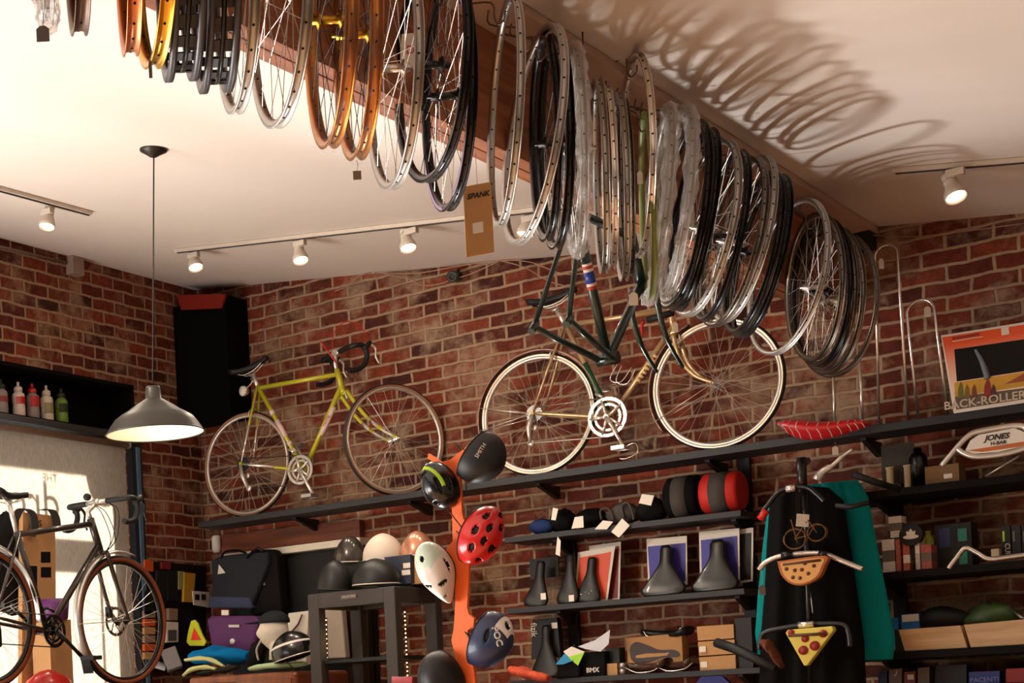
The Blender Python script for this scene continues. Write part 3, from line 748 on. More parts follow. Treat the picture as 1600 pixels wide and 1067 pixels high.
def bicycle(name, label, J, f, s, cols, opt):
    f = Vector(f); s = Vector(s); u = Vector((0, 0, 1)); fm, fk = cols['frame'], cols['fork']
    low = min(J['rear'].z, J['front'].z)-opt['r']
    root = thing(name, label, 'bicycle', (J['bb'].x, J['bb'].y, low)); tr = opt.get('tube', .0145)
    bb, st, ht, hb, re_, fr_ = J['bb'], J['seat'], J['headT'], J['headB'], J['rear'], J['front']
    hd = (hb-ht).normalized()
    b = MB()
    b.tube([bb, st+(st-bb).normalized()*.015], tr, 12); b.tube([st, ht+hd*.02], tr*.95, 12); b.tube([bb, hb-hd*.02], tr*1.08, 12)
    b.tube([ht-hd*.01, hb+hd*.008], tr*1.25, 14); b.tube([bb-s*.036, bb+s*.036], .021, 14)
    for q in (-1, 1):
        b.tube([re_+s*q*.062, re_+s*q*.06+(bb-re_)*.15, bb-(bb-re_).normalized()*.05+s*q*.028, bb+s*q*.02], [.006, .009, .0105, .010], 8)
        b.tube([re_+s*q*.062, re_+(st-re_)*.5+s*q*.045, st+s*q*.016], [.006, .008, .0075], 8)
        b.box(re_+s*q*.064, (.02, .02, .02))
    br = re_+(st-re_)*.72; b.tube([br-s*.033, br+s*.033], .006, 6)
    frm = part('frame', b, fm, root)
    if opt.get('chrome_stays'):
        for q in (-1, 1):
            b = MB(); b.tube([re_+s*q*.062, re_+(st-re_)*.25+s*q*.0535, re_+(st-re_)*.5+s*q*.045], [.0068, .0079, .0088], 8); part('chrome_stay', b, CHROME, frm, 'chromed seat stay end')
            b = MB(); b.tube([re_+s*q*.062, re_+s*q*.06+(bb-re_)*.15, re_+s*q*.045+(bb-re_)*.55], [.0068, .0096, .0108], 8); part('chrome_stay', b, CHROME, frm, 'chromed chain stay end')
    for (p0, p1, m_, l_) in opt.get('bands', []):
        b = MB(); b.tube([p0, p1], tr*1.14 if not opt.get('bandr') else opt['bandr'], 14); part('decal_band', b, m_, frm, l_)
    for (tx, sz, c_, xd, m_) in opt.get('texts', []): lettering(tx, sz, c_+s*(tr*1.2+.001), xd, s, m_, frm, .0004)
    # fork
    cr0 = hb+hd*.03; fd_ = (fr_-cr0).normalized(); bk_ = fd_.cross(s); bk_ = bk_ if bk_.dot(f) < 0 else -bk_; rk = opt.get('rake', .035)
    s_, s = s, opt.get('steer_s', s)
    def fpath(q): return spline([cr0+s*q*.045, lerp(cr0, fr_, .38)+bk_*rk*.9+s*q*.048, lerp(cr0, fr_, .72)+bk_*rk*.85+s*q*.052, fr_+s*q*.052], 5)
    b = MB(); b.tube([hb, hb+hd*.03], tr*1.2, 12); b.box(hb+hd*.032, (.035, .035, .02), basis(s, hd)) if False else b.tube([hb+hd*.03-s*.045, hb+hd*.03+s*.045], .012, 10)
    for q in (-1, 1):
        b.tube(fpath(q), [.0125]*6+[.011]*5+[.009]*4+[.007], 8)
    fkp = part('fork', b, fk, root)
    if 'forktip' in cols:
        for q in (-1, 1):
            b = MB(); sp = fpath(q)[7:]
            b.tube(sp, [.0116, .0112, .011, .0105, .0100, .0095, .009, .0085, .0085][:len(sp)], 8); part('fork_tip', b, cols['forktip'], fkp, 'chromed fork end')
    # wheels
    ax = opt.get('front_axis', s); s = s_
    fw = bike_wheel(root, 'front_wheel', fr_, ax, opt['r'], opt['tt'], cols['rim'], 0, cols['side'], cols['spoke'], hubm=cols['hub'], rimw=opt.get('rimw', .022), rimd=opt.get('rimd', .016))
    rw = bike_wheel(root, 'rear_wheel', re_, s, opt['r'], opt['tt'], cols['rim'], 0, cols['side'], cols['spoke'], hubm=cols['hub'], rimw=opt.get('rimw', .022), rimd=opt.get('rimd', .016))
    b = MB()
    for k in range(6): ring_plate(b, re_+s*(.042+.003*k), s, .048-.005*k, .012, .0018, 18-k)
    part('cassette', b, cols.get('cog', DGREY), rw)
    if opt.get('disc'):
        b = MB(); q = opt['disc']; ring_plate(b, fr_+ax*q*.044, ax, .080, .064, .002, 0)
        x_, y_, z_ = frame(ax)
        for k in range(6):
            a = k*PI/3; d0 = x_*math.cos(a)+y_*math.sin(a); d1 = x_*math.cos(a+.5)+y_*math.sin(a+.5); b.tube([fr_+ax*q*.044+d0*.02, fr_+ax*q*.044+d1*.066], .0035, 5)
        for k in range(14):
            a = k*2*PI/14; d0 = x_*math.cos(a)+y_*math.sin(a); b.tube([fr_+ax*q*.046+d0*.070-ax*.004, fr_+ax*q*.046+d0*.070+ax*.001], .0035, 6, mi=1)
        part('disc_rotor', b, [DGREY, BLACK], fw)
        b = MB(); b.box(fr_+ax*q*.05-f*.045+u*.05, (.03, .03, .06)); part('brake_caliper', b, BLACK, fkp)
    # seat post and saddle
    po_ = J['post']; b = MB(); b.tube([st, po_-(po_-st).normalized()*.01], .0132, 12); b.tube([po_-f*.02-u*.006, po_+f*.02-u*.006], .009, 8)
    part('seatpost', b, cols.get('post', SILVER), root)
    sf = opt.get('saddle_dir', f); su = opt.get('saddle_up', u); sc_ = J['saddle']
    sd = part('saddle', saddle_mesh(sc_, sf, su, drop=opt.get('sdrop', .045)), cols.get('saddle', BLACK), root)
    b = MB()
    for q in (-1, 1): b.tube(spline([sc_-Vector(sf)*.09+s*q*.03-u*.02, sc_-Vector(sf)*.04+s*q*.022-u*.048, sc_+Vector(sf)*.04+s*q*.018-u*.045, sc_+Vector(sf)*.1+s*q*.01-u*.015], 4), .0033, 6)
    part('saddle_rail', b, SILVER, sd)
    # cranks
    rg = opt.get('ring', .092); ck = part('chainring', (lambda b: (ring_plate(b, bb+s*.05, s, rg, rg-.019, .005, 50), ring_plate(b, bb+s*.044, s, rg*.70, rg*.70-.014, .004, 40), [b.tube([bb+s*.052, bb+s*.05+(frame(s)[0]*math.cos(k*2*PI/5+.3)+frame(s)[1]*math.sin(k*2*PI/5+.3))*(rg-.012)], [.011, .0075], 6) for k in range(5)], b)[-1])(MB()), cols['crank'], root)
    cr = J['pedal']-bb; cr = cr - s*cr.dot(s)
    for q, pd in ((1, cr), (-1, -cr)):
        b = MB(); b.tube([bb+s*q*.066, bb+s*q*.07+pd*.5, bb+s*q*.072+pd], [.013, .010, .011], 8); b.tube([bb+s*q*.03, bb+s*q*.074], .013, 10)
        ca = part('crank_arm', b, cols['crank'], root); pedal(ca, bb+s*q*.125+pd, s, opt.get('pf', f), u if 'pu' not in opt else opt['pu'], cols['pedal'], opt.get('clip', False))
    # chain and derailleur
    dj = J.get('derail', re_-u*.13+f*.03)
    up_ = u
    b = MB(); top = [re_+s*.048+up_*.032, bb+s*.048+up_*(rg-.004)]
    lowp = [bb+s*.048-up_*(rg-.004), dj+s*.048, dj+s*.048+(re_-dj)*.45+f*.012, re_+s*.048-f*.03]
    pts = [top[0]]+[top[1]]+arc(bb+s*.048, rg-.003, PI/2, -PI/2, 8, f, up_)+lowp[1:]+arc(re_+s*.048, .032, PI, PI/2, 4, f, up_)
    b.tube(pts, .0034, 5); part('chain', b, cols.get('chain', DGREY), root)
    b = MB(); b.tube([re_+s*.07-u*.01, re_+s*.075+(dj-re_)*.5-f*.01, dj+s*.06], [.010, .014, .008], 8); b.lathe([(0, -.004), (.019, -.004), (.019, .004), (0, .004)], dj+s*.05, s, 12); b.lathe([(0, -.004), (.017, -.004), (.017, .004), (0, .004)], re_+s*.05+(dj-re_)*.5+f*.015, s, 12)
    part('rear_derailleur', b, cols.get('mech', SILVER), root)
    b = MB(); b.tube([bb+(st-bb)*.22-s*.01, bb+(st-bb)*.24+s*.05, bb+(st-bb)*.2+s*.062+f*.03], .008, 6); part('front_derailleur', b, cols.get('mech', SILVER), root)
    # stem
    cl = J['clamp']; b = MB(); b.tube([ht-hd*.01, ht-hd*max(.01, (ht-cl).dot(hd)*-1*0+opt.get('quill', .05)), cl], .0125, 10); b.tube([cl-s*.022, cl+s*.022], .019, 12)
    part('stem', b, cols.get('stem', SILVER), root)
    # brakes
    if opt.get('rim_brakes', True):
        for nm, c0, dn in (('front', hb+hd*.03+f*.025, hd), ('rear', br-f*.025, (re_-st).normalized())):
            b = MB(); 
            for q in (-1, 1): b.tube(spline([c0, c0+s*q*.028+dn*.012, c0+s*q*.024+dn*.045], 4), .0045, 6)
            b.tube([c0+dn*.0-f*.02, c0+f*.015], .006, 6); part('brake_caliper', b, SILVER, fkp if nm == 'front' else frm)
    return root, frm, fkp, fw, rw
def drop_bar(root, cl, f, s, u, W, tilt=0, tapec=BLACK, start=.05, lever=SILVER, leverdir=None, hoods=BLACK, reach=.085, dropd=.135, tail=.05):
    F_ = f*math.cos(tilt)+u*math.sin(tilt); U_ = u*math.cos(tilt)-f*math.sin(tilt)
    b = MB(); b.tube([cl-s*start*1.1, cl+s*start*1.1], .0125, 12); hbar = part('handlebar', b, cols_bar, root)
    for q in (-1, 1):
        pts = spline([cl+s*q*start, cl+s*q*(W*.75), cl+s*q*W+F_*.02, cl+s*q*W+F_*reach*.8-U_*.008, cl+s*q*W+F_*reach-U_*dropd*.42, cl+s*q*W+F_*reach*.65-U_*dropd*.85, cl+s*q*W+F_*.0-U_*dropd, cl+s*q*W-F_*tail-U_*dropd*.98], 6)
        b = MB(); b.tube(pts, .0155, 10); part('bar_tape', b, tapec, hbar, 'wrapped bar grip')
        hp = cl+s*q*W+F_*reach*1.0-U_*.018
        b = MB(); b.tube([hp-F_*.02-U_*.01, hp+F_*.015+U_*.012, hp+F_*.035+U_*.028], [.016, .017, .012], 10)
        lv = part('brake_hood', b, hoods, hbar)
        b = MB(); b.tube(spline([hp+F_*.035+U_*.012, hp+F_*.062-U_*.015, hp+F_*.055-U_*.06, hp+F_*.072-U_*.105], 4), [.008]*5+[.006]*8, 8); part('brake_lever', b, lever, lv)
    return hbar
cols_bar = SILVER

ZBK = EYE+1.229
def snap(J, r):
    for k in ('rear', 'front'): J[k].z = ZBK+r+.0005
# --- yellow-green racing bicycle
YG = mat('lime_paint', (186, 180, 38), .32, .1, .08, coat=.5)
f1, s1 = Vector((1, 0, 0)), Vector((0, -1, 0))
J = {k: Y(*p, 8.65) for k, p in dict(rear=(386, 727), front=(616, 687), bb=(476, 735), seat=(404, 606), headT=(527, 580), headB=(535, 607), post=(394, 584), saddle=(391, 571), clamp=(525, 552), pedal=(502, 777)).items()}
J['derail'] = Y(396, 764, 8.62)
snap(J, .332)
DEC = mat('decal_white', (226, 200, 190), .5); DECR = mat('decal_red', (170, 50, 40), .5)
st_, bb_ = J['seat'], J['bb']; hb_ = J['headB']
bands = [(lerp(st_, bb_, a0), lerp(st_, bb_, a1), DEC, 'pale seat tube band') for a0, a1 in ((.28, .33), (.40, .60), (.66, .70), (.75, .79))]
bands += [(lerp(hb_, bb_, .22), lerp(hb_, bb_, .56), DEC, 'pale down tube decal')]
root, frm, fkp, fw, rw = bicycle('bicycle', 'yellow green racing bicycle with black drop bars on the long shelf', J, f1, s1,
    dict(frame=YG, fork=YG, forktip=CHROME, rim=SILVER, side=TAN, spoke=STEEL, hub=CHROME, crank=SILVER, pedal=SILVERM), dict(r=.332, tt=.0155, chrome_stays=True, bands=bands, texts=[('racing', .03, lerp(hb_, bb_, .39), lerp(bb_, hb_, 1)-bb_, DECR)],
    saddle_dir=Vector((1, 0, .22)).normalized(), saddle_up=Vector((-.2, 0, 1)), steer_s=Vector((.86, -.51, 0)), front_axis=Vector((.86, -.51, 0))))
root['label'] = 'yellow green racing bicycle with black drop handlebar, on the shelf at left'
drop_bar(root, J['clamp'], Vector((.51, .86, 0)), Vector((.86, -.51, 0)), Vector((0, 0, 1)), .205, .12, reach=.09, dropd=.145)
REDW = mat('red_cable', (200, 30, 24), .4)
b = MB(); b.tube(spline([Y(522, 556, 8.65), Y(520, 530, 8.65), Y(527, 512, 8.68), Y(543, 502, 8.72), Y(562, 510, 8.78), Y(576, 527, 8.83)], 5), .003, 6); part('brake_cable', b, REDW, root, 'red cable loop over the handlebar')
b = MB(); b.tube([Y(501, 533, 8.6), Y(525, 566, 8.6)], .005, 6); part('brake_cable', b, REDW, root, 'straight red cable end')
b = MB(); hl = Y(381, 611, 8.62); b.lathe([(0, -.035), (.02, -.03), (.034, 0), (.034, .012), (0, .016)], hl, (-.25, -1, -.1), 20); b.tube([hl, Y(392, 600, 8.65), Y(398, 590, 8.65)], .005, 6); hlp = part('headlight', b, CHROME, root, 'round chrome light under the saddle'); b = MB(); b.lathe([(0, .017), (.030, .014), (.030, .012), (0, .012)], hl, (-.25, -1, -.1), 20); part('lens', b, WHITE, hlp, 'pale lens')
b = MB(); b.tube([J['bb']+Vector((.02, .06, .01)), Y(480, 680, 8.7)], .010, 6)
# --- champagne touring bicycle
CH = mat('champagne_paint', (196, 166, 122), .3, .5, .06, coat=.4); GRN = mat('green_band', (20, 84, 48), .4)
J = {k: Y(*p, 8.65) for k, p in dict(rear=(840, 644), front=(1121, 600), bb=(955, 653), seat=(884, 508), headT=(1045, 479), headB=(1054, 515), post=(868, 482), saddle=(864, 463), clamp=(1046, 462), pedal=(985, 703)).items()}
J['derail'] = Y(836, 694, 8.62)
snap(J, .338)
st_, bb_, hb_ = J['seat'], J['bb'], J['headB']
bands = [(lerp(st_, bb_, .42), lerp(st_, bb_, .93), GRN, 'green lower seat tube')]+[(lerp(hb_, bb_, .28+.045*k), lerp(hb_, bb_, .305+.045*k), mat('gold_decal', (220, 190, 130), .4), 'pale decal band') for k in range(7)]
CREAM = mat('cream_rim', (226, 212, 186), .28, .55, .04)
root, frm, fkp, fw, rw = bicycle('bicycle', 'champagne touring bicycle with fenders and a big silver chainring', J, f1, s1,
    dict(frame=CH, fork=CH, rim=SILVER, side=CREAM, spoke=STEEL, hub=CHROME, crank=CHROME, pedal=SILVER, cog=SILVERM, chain=SILVERM), dict(r=.338, tt=.0165, bands=bands, clip=True, ring=.108, rake=.055,
    saddle_dir=Vector((1, 0, .10)).normalized(), saddle_up=Vector((-.1, 0, 1))))

def fender(root, c, s, f, r, a0, a1, m, label, w=.019, stay=None, sm=SILVER):
    u = Vector((0, 0, 1)); b = MB(); n = 30; rings = []
    for i in range(n+1):
        a = a0+(a1-a0)*i/n; d = f*math.cos(a)+u*math.sin(a); ring = []
        prof = [(-w, -.010), (-w*.7, .002), (0, .006), (w*.7, .002), (w, -.010), (w*.7, -.0005), (0, .0035), (-w*.7, -.0005)]
        for q, h in prof: ring.append(c+d*(r+h)+s*q)
        rings.append(ring)
    b.loft(rings); fd = part('fender', b, m, root, label)
    for a in (stay or []):
        d = f*math.cos(a)+u*math.sin(a)
        for q in (-1, 1): b = MB(); b.tube([c+s*q*.055, c+d*(r+.002)+s*q*w], .0022, 5); part('fender_stay', b, sm, fd)
    return fd
PINK = mat('fender_mauve', (168, 130, 120), .3, .6)
fender(root, J['rear'], s1, f1, .355, .15, PI+.42, PINK, 'mauve metal rear fender', stay=[PI+.12, PI-.25])
fender(root, J['front'], s1, f1, .355, PI*.62, PI+.62, PINK, 'mauve metal front fender', stay=[PI+.42])
b = MB(); b.tube(spline([J['clamp']-s1*.2-f1*.10, J['clamp']-s1*.18, J['clamp'], J['clamp']+s1*.18, J['clamp']+s1*.2-f1*.10], 5), .0115, 10); hbp = part('handlebar', b, SILVER, root)
b = MB(); b.tube([Y(1012, 500, 8.43), Y(1052, 488, 8.43)], .018, 12); part('grip', b, BLACK, hbp)
b = MB(); b.tube([Y(1005, 503, 8.43), Y(1002, 512, 8.43), Y(1004, 522, 8.43)], [.010, .007, .007], 8); part('brake_lever', b, [REDM], hbp, 'small red lever')
b = MB(); 
for q in (-.028, .028): b.tube(spline([Y(968, 570, 8.65)+s1*q, Y(958, 594, 8.65)+s1*q*1.4, Y(975, 598, 8.65)+s1*q*1.4, Y(990, 575, 8.65)+s1*q], 4), .003, 6)
part('bottle_cage', b, CHROME, root)
# --- dark touring bicycle in the window corner
f3, s3 = Vector((0, 1, 0)), Vector((1, 0, 0)); PX = -5.668
DK = mat('gunmetal_paint', (62, 54, 48), .3, .5, .08, coat=.3)
J = {k: X(*p, PX) for k, p in dict(front=(190, 970), bb=(74, 987), seat=(27, 835), headT=(142, 813), headB=(155, 856), post=(13, 782), saddle=(14, 770), clamp=(151, 785), pedal=(114, 1030)).items()}
J['rear'] = J['front']+Vector((0, -1.045, .0))
root, frm, fkp, fw, rw = bicycle('bicycle', 'dark grey touring bicycle with tan tyres in front of the window blind', J, f3, s3,
    dict(frame=DK, fork=DK, rim=BLKRIM, side=GUM, spoke=STEEL, hub=BLACKG, crank=BLACKG, pedal=BLACK, mech=BLACKG, stem=SILVER, post=SILVER), dict(r=.352, tt=.023, rake=.008, disc=-1, rim_brakes=False, tube=.0165, rimw=.028, front_axis=Vector((.998, -.06, 0)), ring=.085))
drop_bar(root, J['clamp'], f3, s3, Vector((0, 0, 1)), .21, .05, tapec=BLACK, start=.07, lever=BLACKG, reach=.08, dropd=.125, tail=.04)
fender(root, J['front'], s3, f3, .375, PI*.40, PI*1.17, SILVER, 'silver front fender', w=.026, stay=[PI*1.02], sm=STEEL)
fender(root, J['rear'], s3, f3, .375, -.05, PI*.9, SILVER, 'silver rear fender', w=.026, stay=[.3])
b = MB(); fl_ = J['front']+(f3*math.cos(PI*1.17)+Vector((0, 0, 1))*math.sin(PI*1.17))*.375; b.prism([fl_+s3*.028, fl_-s3*.028, fl_-s3*.035+Vector((0, .03, -.09)), fl_+s3*.035+Vector((0, .03, -.09))], (0, .003, 0)); part('mudflap', b, BLACK, root)
for k, (q, dy) in enumerate(((1, .02), (-1, .0), (1, .05), (-1, .04))):
    b = MB(); b.tube(spline([J['clamp']+s3*q*.05+f3*.02, J['clamp']+s3*q*.04+f3*(.08+dy)-Vector((0, 0, .04)), J['headB']+f3*(.10+dy)+Vector((0, 0, .06)), J['headB']+f3*.05-Vector((0, 0, .02)), J['headB']+s3*q*.03-Vector((0, 0, .05))], 5), .0025, 6)
    part('brake_cable', b, BLACK, root)
b = MB(); bl_ = J['clamp']-s3*.03+Vector((0, -.04, .03)); b.ball(bl_, (.022, .022, .02)); part('bell', b, BLACK, root)
# plinth carrying that bicycle, just below the picture
zb = J['front'].z-.352
b = MB(); b.bb((PX-.3, 5.2, zb-.04), (PX+.3, 7.5, zb-.001)); b.bb((PX-.26, 5.25, .0), (PX+.26, 7.45, zb-.04))
solo('display_plinth', b, wood_mat('plinth_wood', (90, 60, 38), (130, 92, 60)), 'wooden display plinth under the dark grey touring bicycle', 'plinth')

# --- bare green frame hung by its head from the beam
X0 = -2.45
GF = mat('dark_green_paint', (14, 40, 34), .28, .2, .1, coat=.5)
p = lambda a, b_, x=X0: X(a, b_, x)
bbp, drp = p(950, 561), p(861, 505); stp = p(899, 330); hbt = p(1003, 440); htt = p(985, 370)
root = thing('bicycle_frame', 'bare dark green bicycle frame with fork hanging under the rims', 'bicycle frame', tuple(bbp))
b = MB(); b.tube([bbp, stp], .0165, 14); b.tube([bbp, hbt], .0165, 14); b.tube([stp, htt], .014, 12); b.tube([htt+Vector((0, 0, .02)), hbt-Vector((0, 0, .02))], .019, 14); b.tube([bbp-Vector((.038, 0, 0)), bbp+Vector((.038, 0, 0))], .023, 16)
for q in (-1, 1):
    d_ = drp+Vector((q*.062, 0, 0))
    b.tube([d_, bbp+Vector((q*.026, -.03, 0))], [.010, .0125], 10); b.tube([d_, stp+Vector((q*.02, 0, -.02))], .0085, 10); b.tube([d_-Vector((0, .02, .02)), d_+Vector((0, .012, .012))], [.013, .013], 8)
fp = part('frame', b, GF, root)
for a0, a1, m_, l_ in ((.40, .43, DECR, 'red band'), (.43, .455, DEC, 'white band'), (.455, .55, mat('band_blue', (30, 58, 140), .4), 'blue band'), (.55, .575, DEC, 'white band'), (.575, .60, DECR, 'red band'), (.60, .62, DEC, 'white band')):
    a0, a1 = .655-(.62-a0)*.8, .655-(.62-a1)*.8
    b = MB(); b.tube([lerp(bbp, stp, a0), lerp(bbp, stp, a1)], .0172, 14); part('seat_tube_band', b, m_, fp, l_)
b = MB(); b.tube([hbt, hbt-Vector((0, 0, .05))], .02, 12)
for q in (-1, 1): b.tube(spline([hbt+Vector((q*.045, .01, -.03)), X(1007, 480, X0)+Vector((q*.05, 0, 0)), X(1020, 530, X0)+Vector((q*.05, 0, 0)), X(1046, 577, X0)+Vector((q*.05, 0, 0))], 5), [.0125]*6+[.011]*5+[.008]*5, 8)
b.tube([hbt-Vector((.045, -.01, .03)), hbt+Vector((.045, .01, -.03))], .013, 8); part('fork', b, GF, root)
b = MB(); b.tube([htt+Vector((0, 0, .02)), (X0, htt.y+.02, EYE+1.86)], .003, 6); part('hanging_cord', b, STR, root)
# ================================================================== shelves on the back wall
SHM = mat('shelf_black', (32, 31, 33), .55, .1, .15, scale=30)
SHD = mat('shelf_dark', (20, 16, 15), .8)
NB = Vector((0, -1, 0)); ZU = Vector((0, 0, 1)); XU = Vector((1, 0, 0))
def shelf(x0, x1, zt, yf, label, th=.038, m=None, dots=(), back=None):
    o = thing('wall_shelf', label, 'shelf', ((x0+x1)/2, yf, zt), 'black shelves on the brick wall')
    b = MB(); b.bb((x0, yf, zt-th), (x1, back or WY-.032, zt)); part('board', b, m or SHM, o, bevel=.002)
    for xx in dots:
        b = MB(); b.prism([(xx-.012, WY-.03, zt-th), (xx-.012, WY-.03, zt-th-.07), (xx-.012, WY-.06, zt-th-.07), (xx-.012, yf+.12, zt-th-.012), (xx-.012, yf+.12, zt-th)], (.024, 0, 0)); part('bracket', b, BLACK, o)
    return o
zB = ZBK
shelf(Y(310, 827, 8.54).x, -4.47, zB, 8.54, 'long black shelf carrying the yellow green racing bicycle', dots=(-5.7, -4.9), back=8.80)
shelf(-4.466, -1.0, zB-.001, 8.54, 'long black shelf carrying the champagne bicycle', dots=(-4.1, -3.17, -2.42, -1.6), back=8.80)
z2, z3, z4 = Y(960, 820, 8.62).z, Y(990, 934, 8.62).z, Y(1010, 1052, 8.62).z
shelf(-4.29, -3.0, z2, 8.62, 'short black shelf with dark gloves and white tags', .03, dots=(-4.05, -3.08))
shelf(-4.30, -3.0, z3, 8.62, 'short black shelf with packed saddles', .03, dots=(-4.05, -3.08))
shelf(-4.30, -2.88, z4, 8.62, 'lowest black shelf with kraft boxes', .03, dots=(-4.05, -3.08))
zr1, zr2, zr3 = Y(1470, 756, 8.52).z, Y(1400, 893, 8.52).z, Y(1500, 1013, 8.52).z
shelf(-2.56, -1.0, zr1, 8.48, 'dark shelf with two pale grips and a kraft box', .035, SHD, dots=(-2.36,))
shelf(-2.52, -1.0, zr2, 8.5, 'dark shelf with patch kit boxes and a silver bar', .035, SHD, dots=(-2.36,))
shelf(-2.52, -1.0, zr3, 8.5, 'dark shelf with two pale wooden bins', .035, SHD, dots=(-2.36,))
for xx, za, zb_ in ((-4.05, 1.2, z2+.12), (-3.08, 1.2, z2+.3), (-2.36, 1.2, zB-.08)):
    b = MB(); b.bb((xx-.03, WY-.03, za), (xx+.03, WY-.001, zb_))
    for k in range(int((zb_-za)/.16)): b.lathe([(0, -.002), (.006, -.002), (.006, .003), (0, .003)], (xx, WY-.03, za+.1+k*.16), NB, 8, mi=1)
    solo('shelf_standard', b, [BLACK, SILVER], {-4.05: 'leftmost black upright holding the short shelves', -3.08: 'black upright beside the teal jacket, left of it', -2.36: 'black upright right of the teal jacket'}[xx], 'upright', 'black uprights on the brick wall')

def slab(name, label, cat, px, yy, depth, m, group=None, bevel=0, parent=None, plane='y'):
    b = MB()
    if plane == 'y': b.prism([Y(*p, yy) for p in px][::-1], (0, depth, 0))
    else: b.prism([X(*p, yy) for p in px], (-depth, 0, 0))
    if parent is not None: return part(name, b, m, parent, label, bevel=bevel)
    return solo(name, b, m, label, cat, group, bevel)
def rect(x0, y0, x1, y1, sk=.0):
    """quad seen square on the back wall: left/right verticals lean and rows rise like the wall's own"""
    def sl(x, y): return (1258-y)/(x+2763)
    d = x1-x0
    k = .046*(y1-y0); return [(x0, y1), (x1, y1-d*sl(x0, y1)), (x1-k, y0-d*sl(x0, y0)), (x0-k, y0)]
def blob(c, r, R=None, seed=0, amp=.18, nu=16, nv=10):
    rnd = random.Random(seed); ph = [rnd.uniform(0, 6) for _ in range(6)]
    def fn(p, u, v): k = 1+amp*(math.sin(2*u+ph[0])*math.cos(3*v+ph[1])+.6*math.sin(5*u+ph[2]+2*v)+.4*math.sin(9*u+ph[3])*math.cos(v*7+ph[4])); return Vector((p.x*k, p.y*k, p.z*k))
    return MB().ball(c, r, R, nu, nv, fn=fn)

# ------------------------------------------------------------------ helmets
def helmet(name, label, c, fd, ud, L, W, H, m, vents=(), cut=-.30, visor=0, tail=0, edge=None, group='bicycle helmets', strap=True, patch=None, mats2=None, inner=None):
    c = Vector(c); kk = .97 if name == 'bicycle_helmet' else 1; L *= kk; W *= kk; H *= kk; R = basis(fd, ud); root = thing(name, label, 'helmet', tuple(c), group)
    def fn(p, u, v):
        q = Vector(p)
        if tail > .8 and q.x < 0: q.y *= 1-.55*(q.x/(L/2))**2
        if tail and q.x < 0: q.z += tail*(-q.x/(L/2))**2*H*.25; q.x *= 1+tail*.25*max(0, 1-abs(q.y)/(W/2))
        if visor and q.x > 0: q.z -= visor*H*.18*(q.x/(L/2))**3
        q.z *= 1-.06*math.cos(2*u)*math.cos(v)
        return q
    nu, nv = 112, 48; b = MB(); rings = []
    def isv(u, v):
        best = 9
        for (uc, vc, ru, rv, tw) in vents:
            du = (u-uc+PI) % (2*PI)-PI; dv = v-vc; du *= math.cos(v)
            a = du*math.cos(tw)+dv*math.sin(tw); e = -du*math.sin(tw)+dv*math.cos(tw)
            k_ = (a/(ru*1.35))**2+(e/(rv*1.35))**2; best = min(best, k_)
        return best
    for i in range(nv+1):
        v = cut+(PI/2-.001-cut)*i/nv; ring = []
        for j in range(nu):
            u = 2*PI*j/nu; p = Vector((math.cos(v)*math.cos(u)*L/2, math.cos(v)*math.sin(u)*W/2, math.sin(v)*H)); p = fn(p, u, v)
            k_ = isv(u, v)
            if k_ < 1: p *= 1-.13*min(1, (1-k_)*2.2)
            ring.append(c+R @ p)
        rings.append(ring)
    b.loft(rings, caps=False); nf = len(b.f)
    for i in range(nf):
        a, e = divmod(i, nu); v = cut+(PI/2-cut)*(a+.5)/nv; u = 2*PI*(e+.5)/nu
        if isv(u, v) < .93: b.m[i] = 1
        elif patch and patch(u, v): b.m[i] = 2
    ms = [m, HOLE]+([mats2] if mats2 else [m]); part('shell', b, ms, root)
    b = MB(); b.ball(c, (L/2*.90, W/2*.90, H*.88), R, 32, 12, v0=cut+.06, v1=PI/2, fn=fn); part('lining', b, inner or BLACK, root)
    em = edge or BLACK; b = MB(); b.tube([Vector(p) for p in rings[0]], .0035, 6, closed=True); part('edge_trim', b, em, root)
    if strap:
        for q in (-1, 1):
            b = MB(); b.tube(spline([c+R @ Vector((L*.15, q*W*.45, -H*.25)), c+R @ Vector((.01, q*W*.28, -H*.75)), c+R @ Vector((0, 0, -H*1.05))], 5), .003, 4); part('strap', b, BLACK, root)
    return root, R
HB = mat('helmet_black', (13, 13, 14), .5, var=.05); HBG = mat('helmet_black_gloss', (12, 12, 12), .25, coat=.3)
HW = mat('helmet_white', (228, 222, 214), .35, var=.03, coat=.3); HC = mat('helmet_cream', (206, 192, 176), .5, var=.03)
HG = mat('helmet_steel', (66, 60, 56), .22, .4, coat=.6); HCOP = mat('helmet_copper', (200, 140, 110), .25, .5, coat=.5); NAVY = mat('helmet_navy', (28, 42, 76), .45, coat=.2)
LIME = mat('lime_accent', (170, 214, 40), .4); MINT = mat('mint', (196, 214, 196), .4)
ORG = mat('orange_paint', (238, 104, 34), .6, var=.03)
TY = 6.350
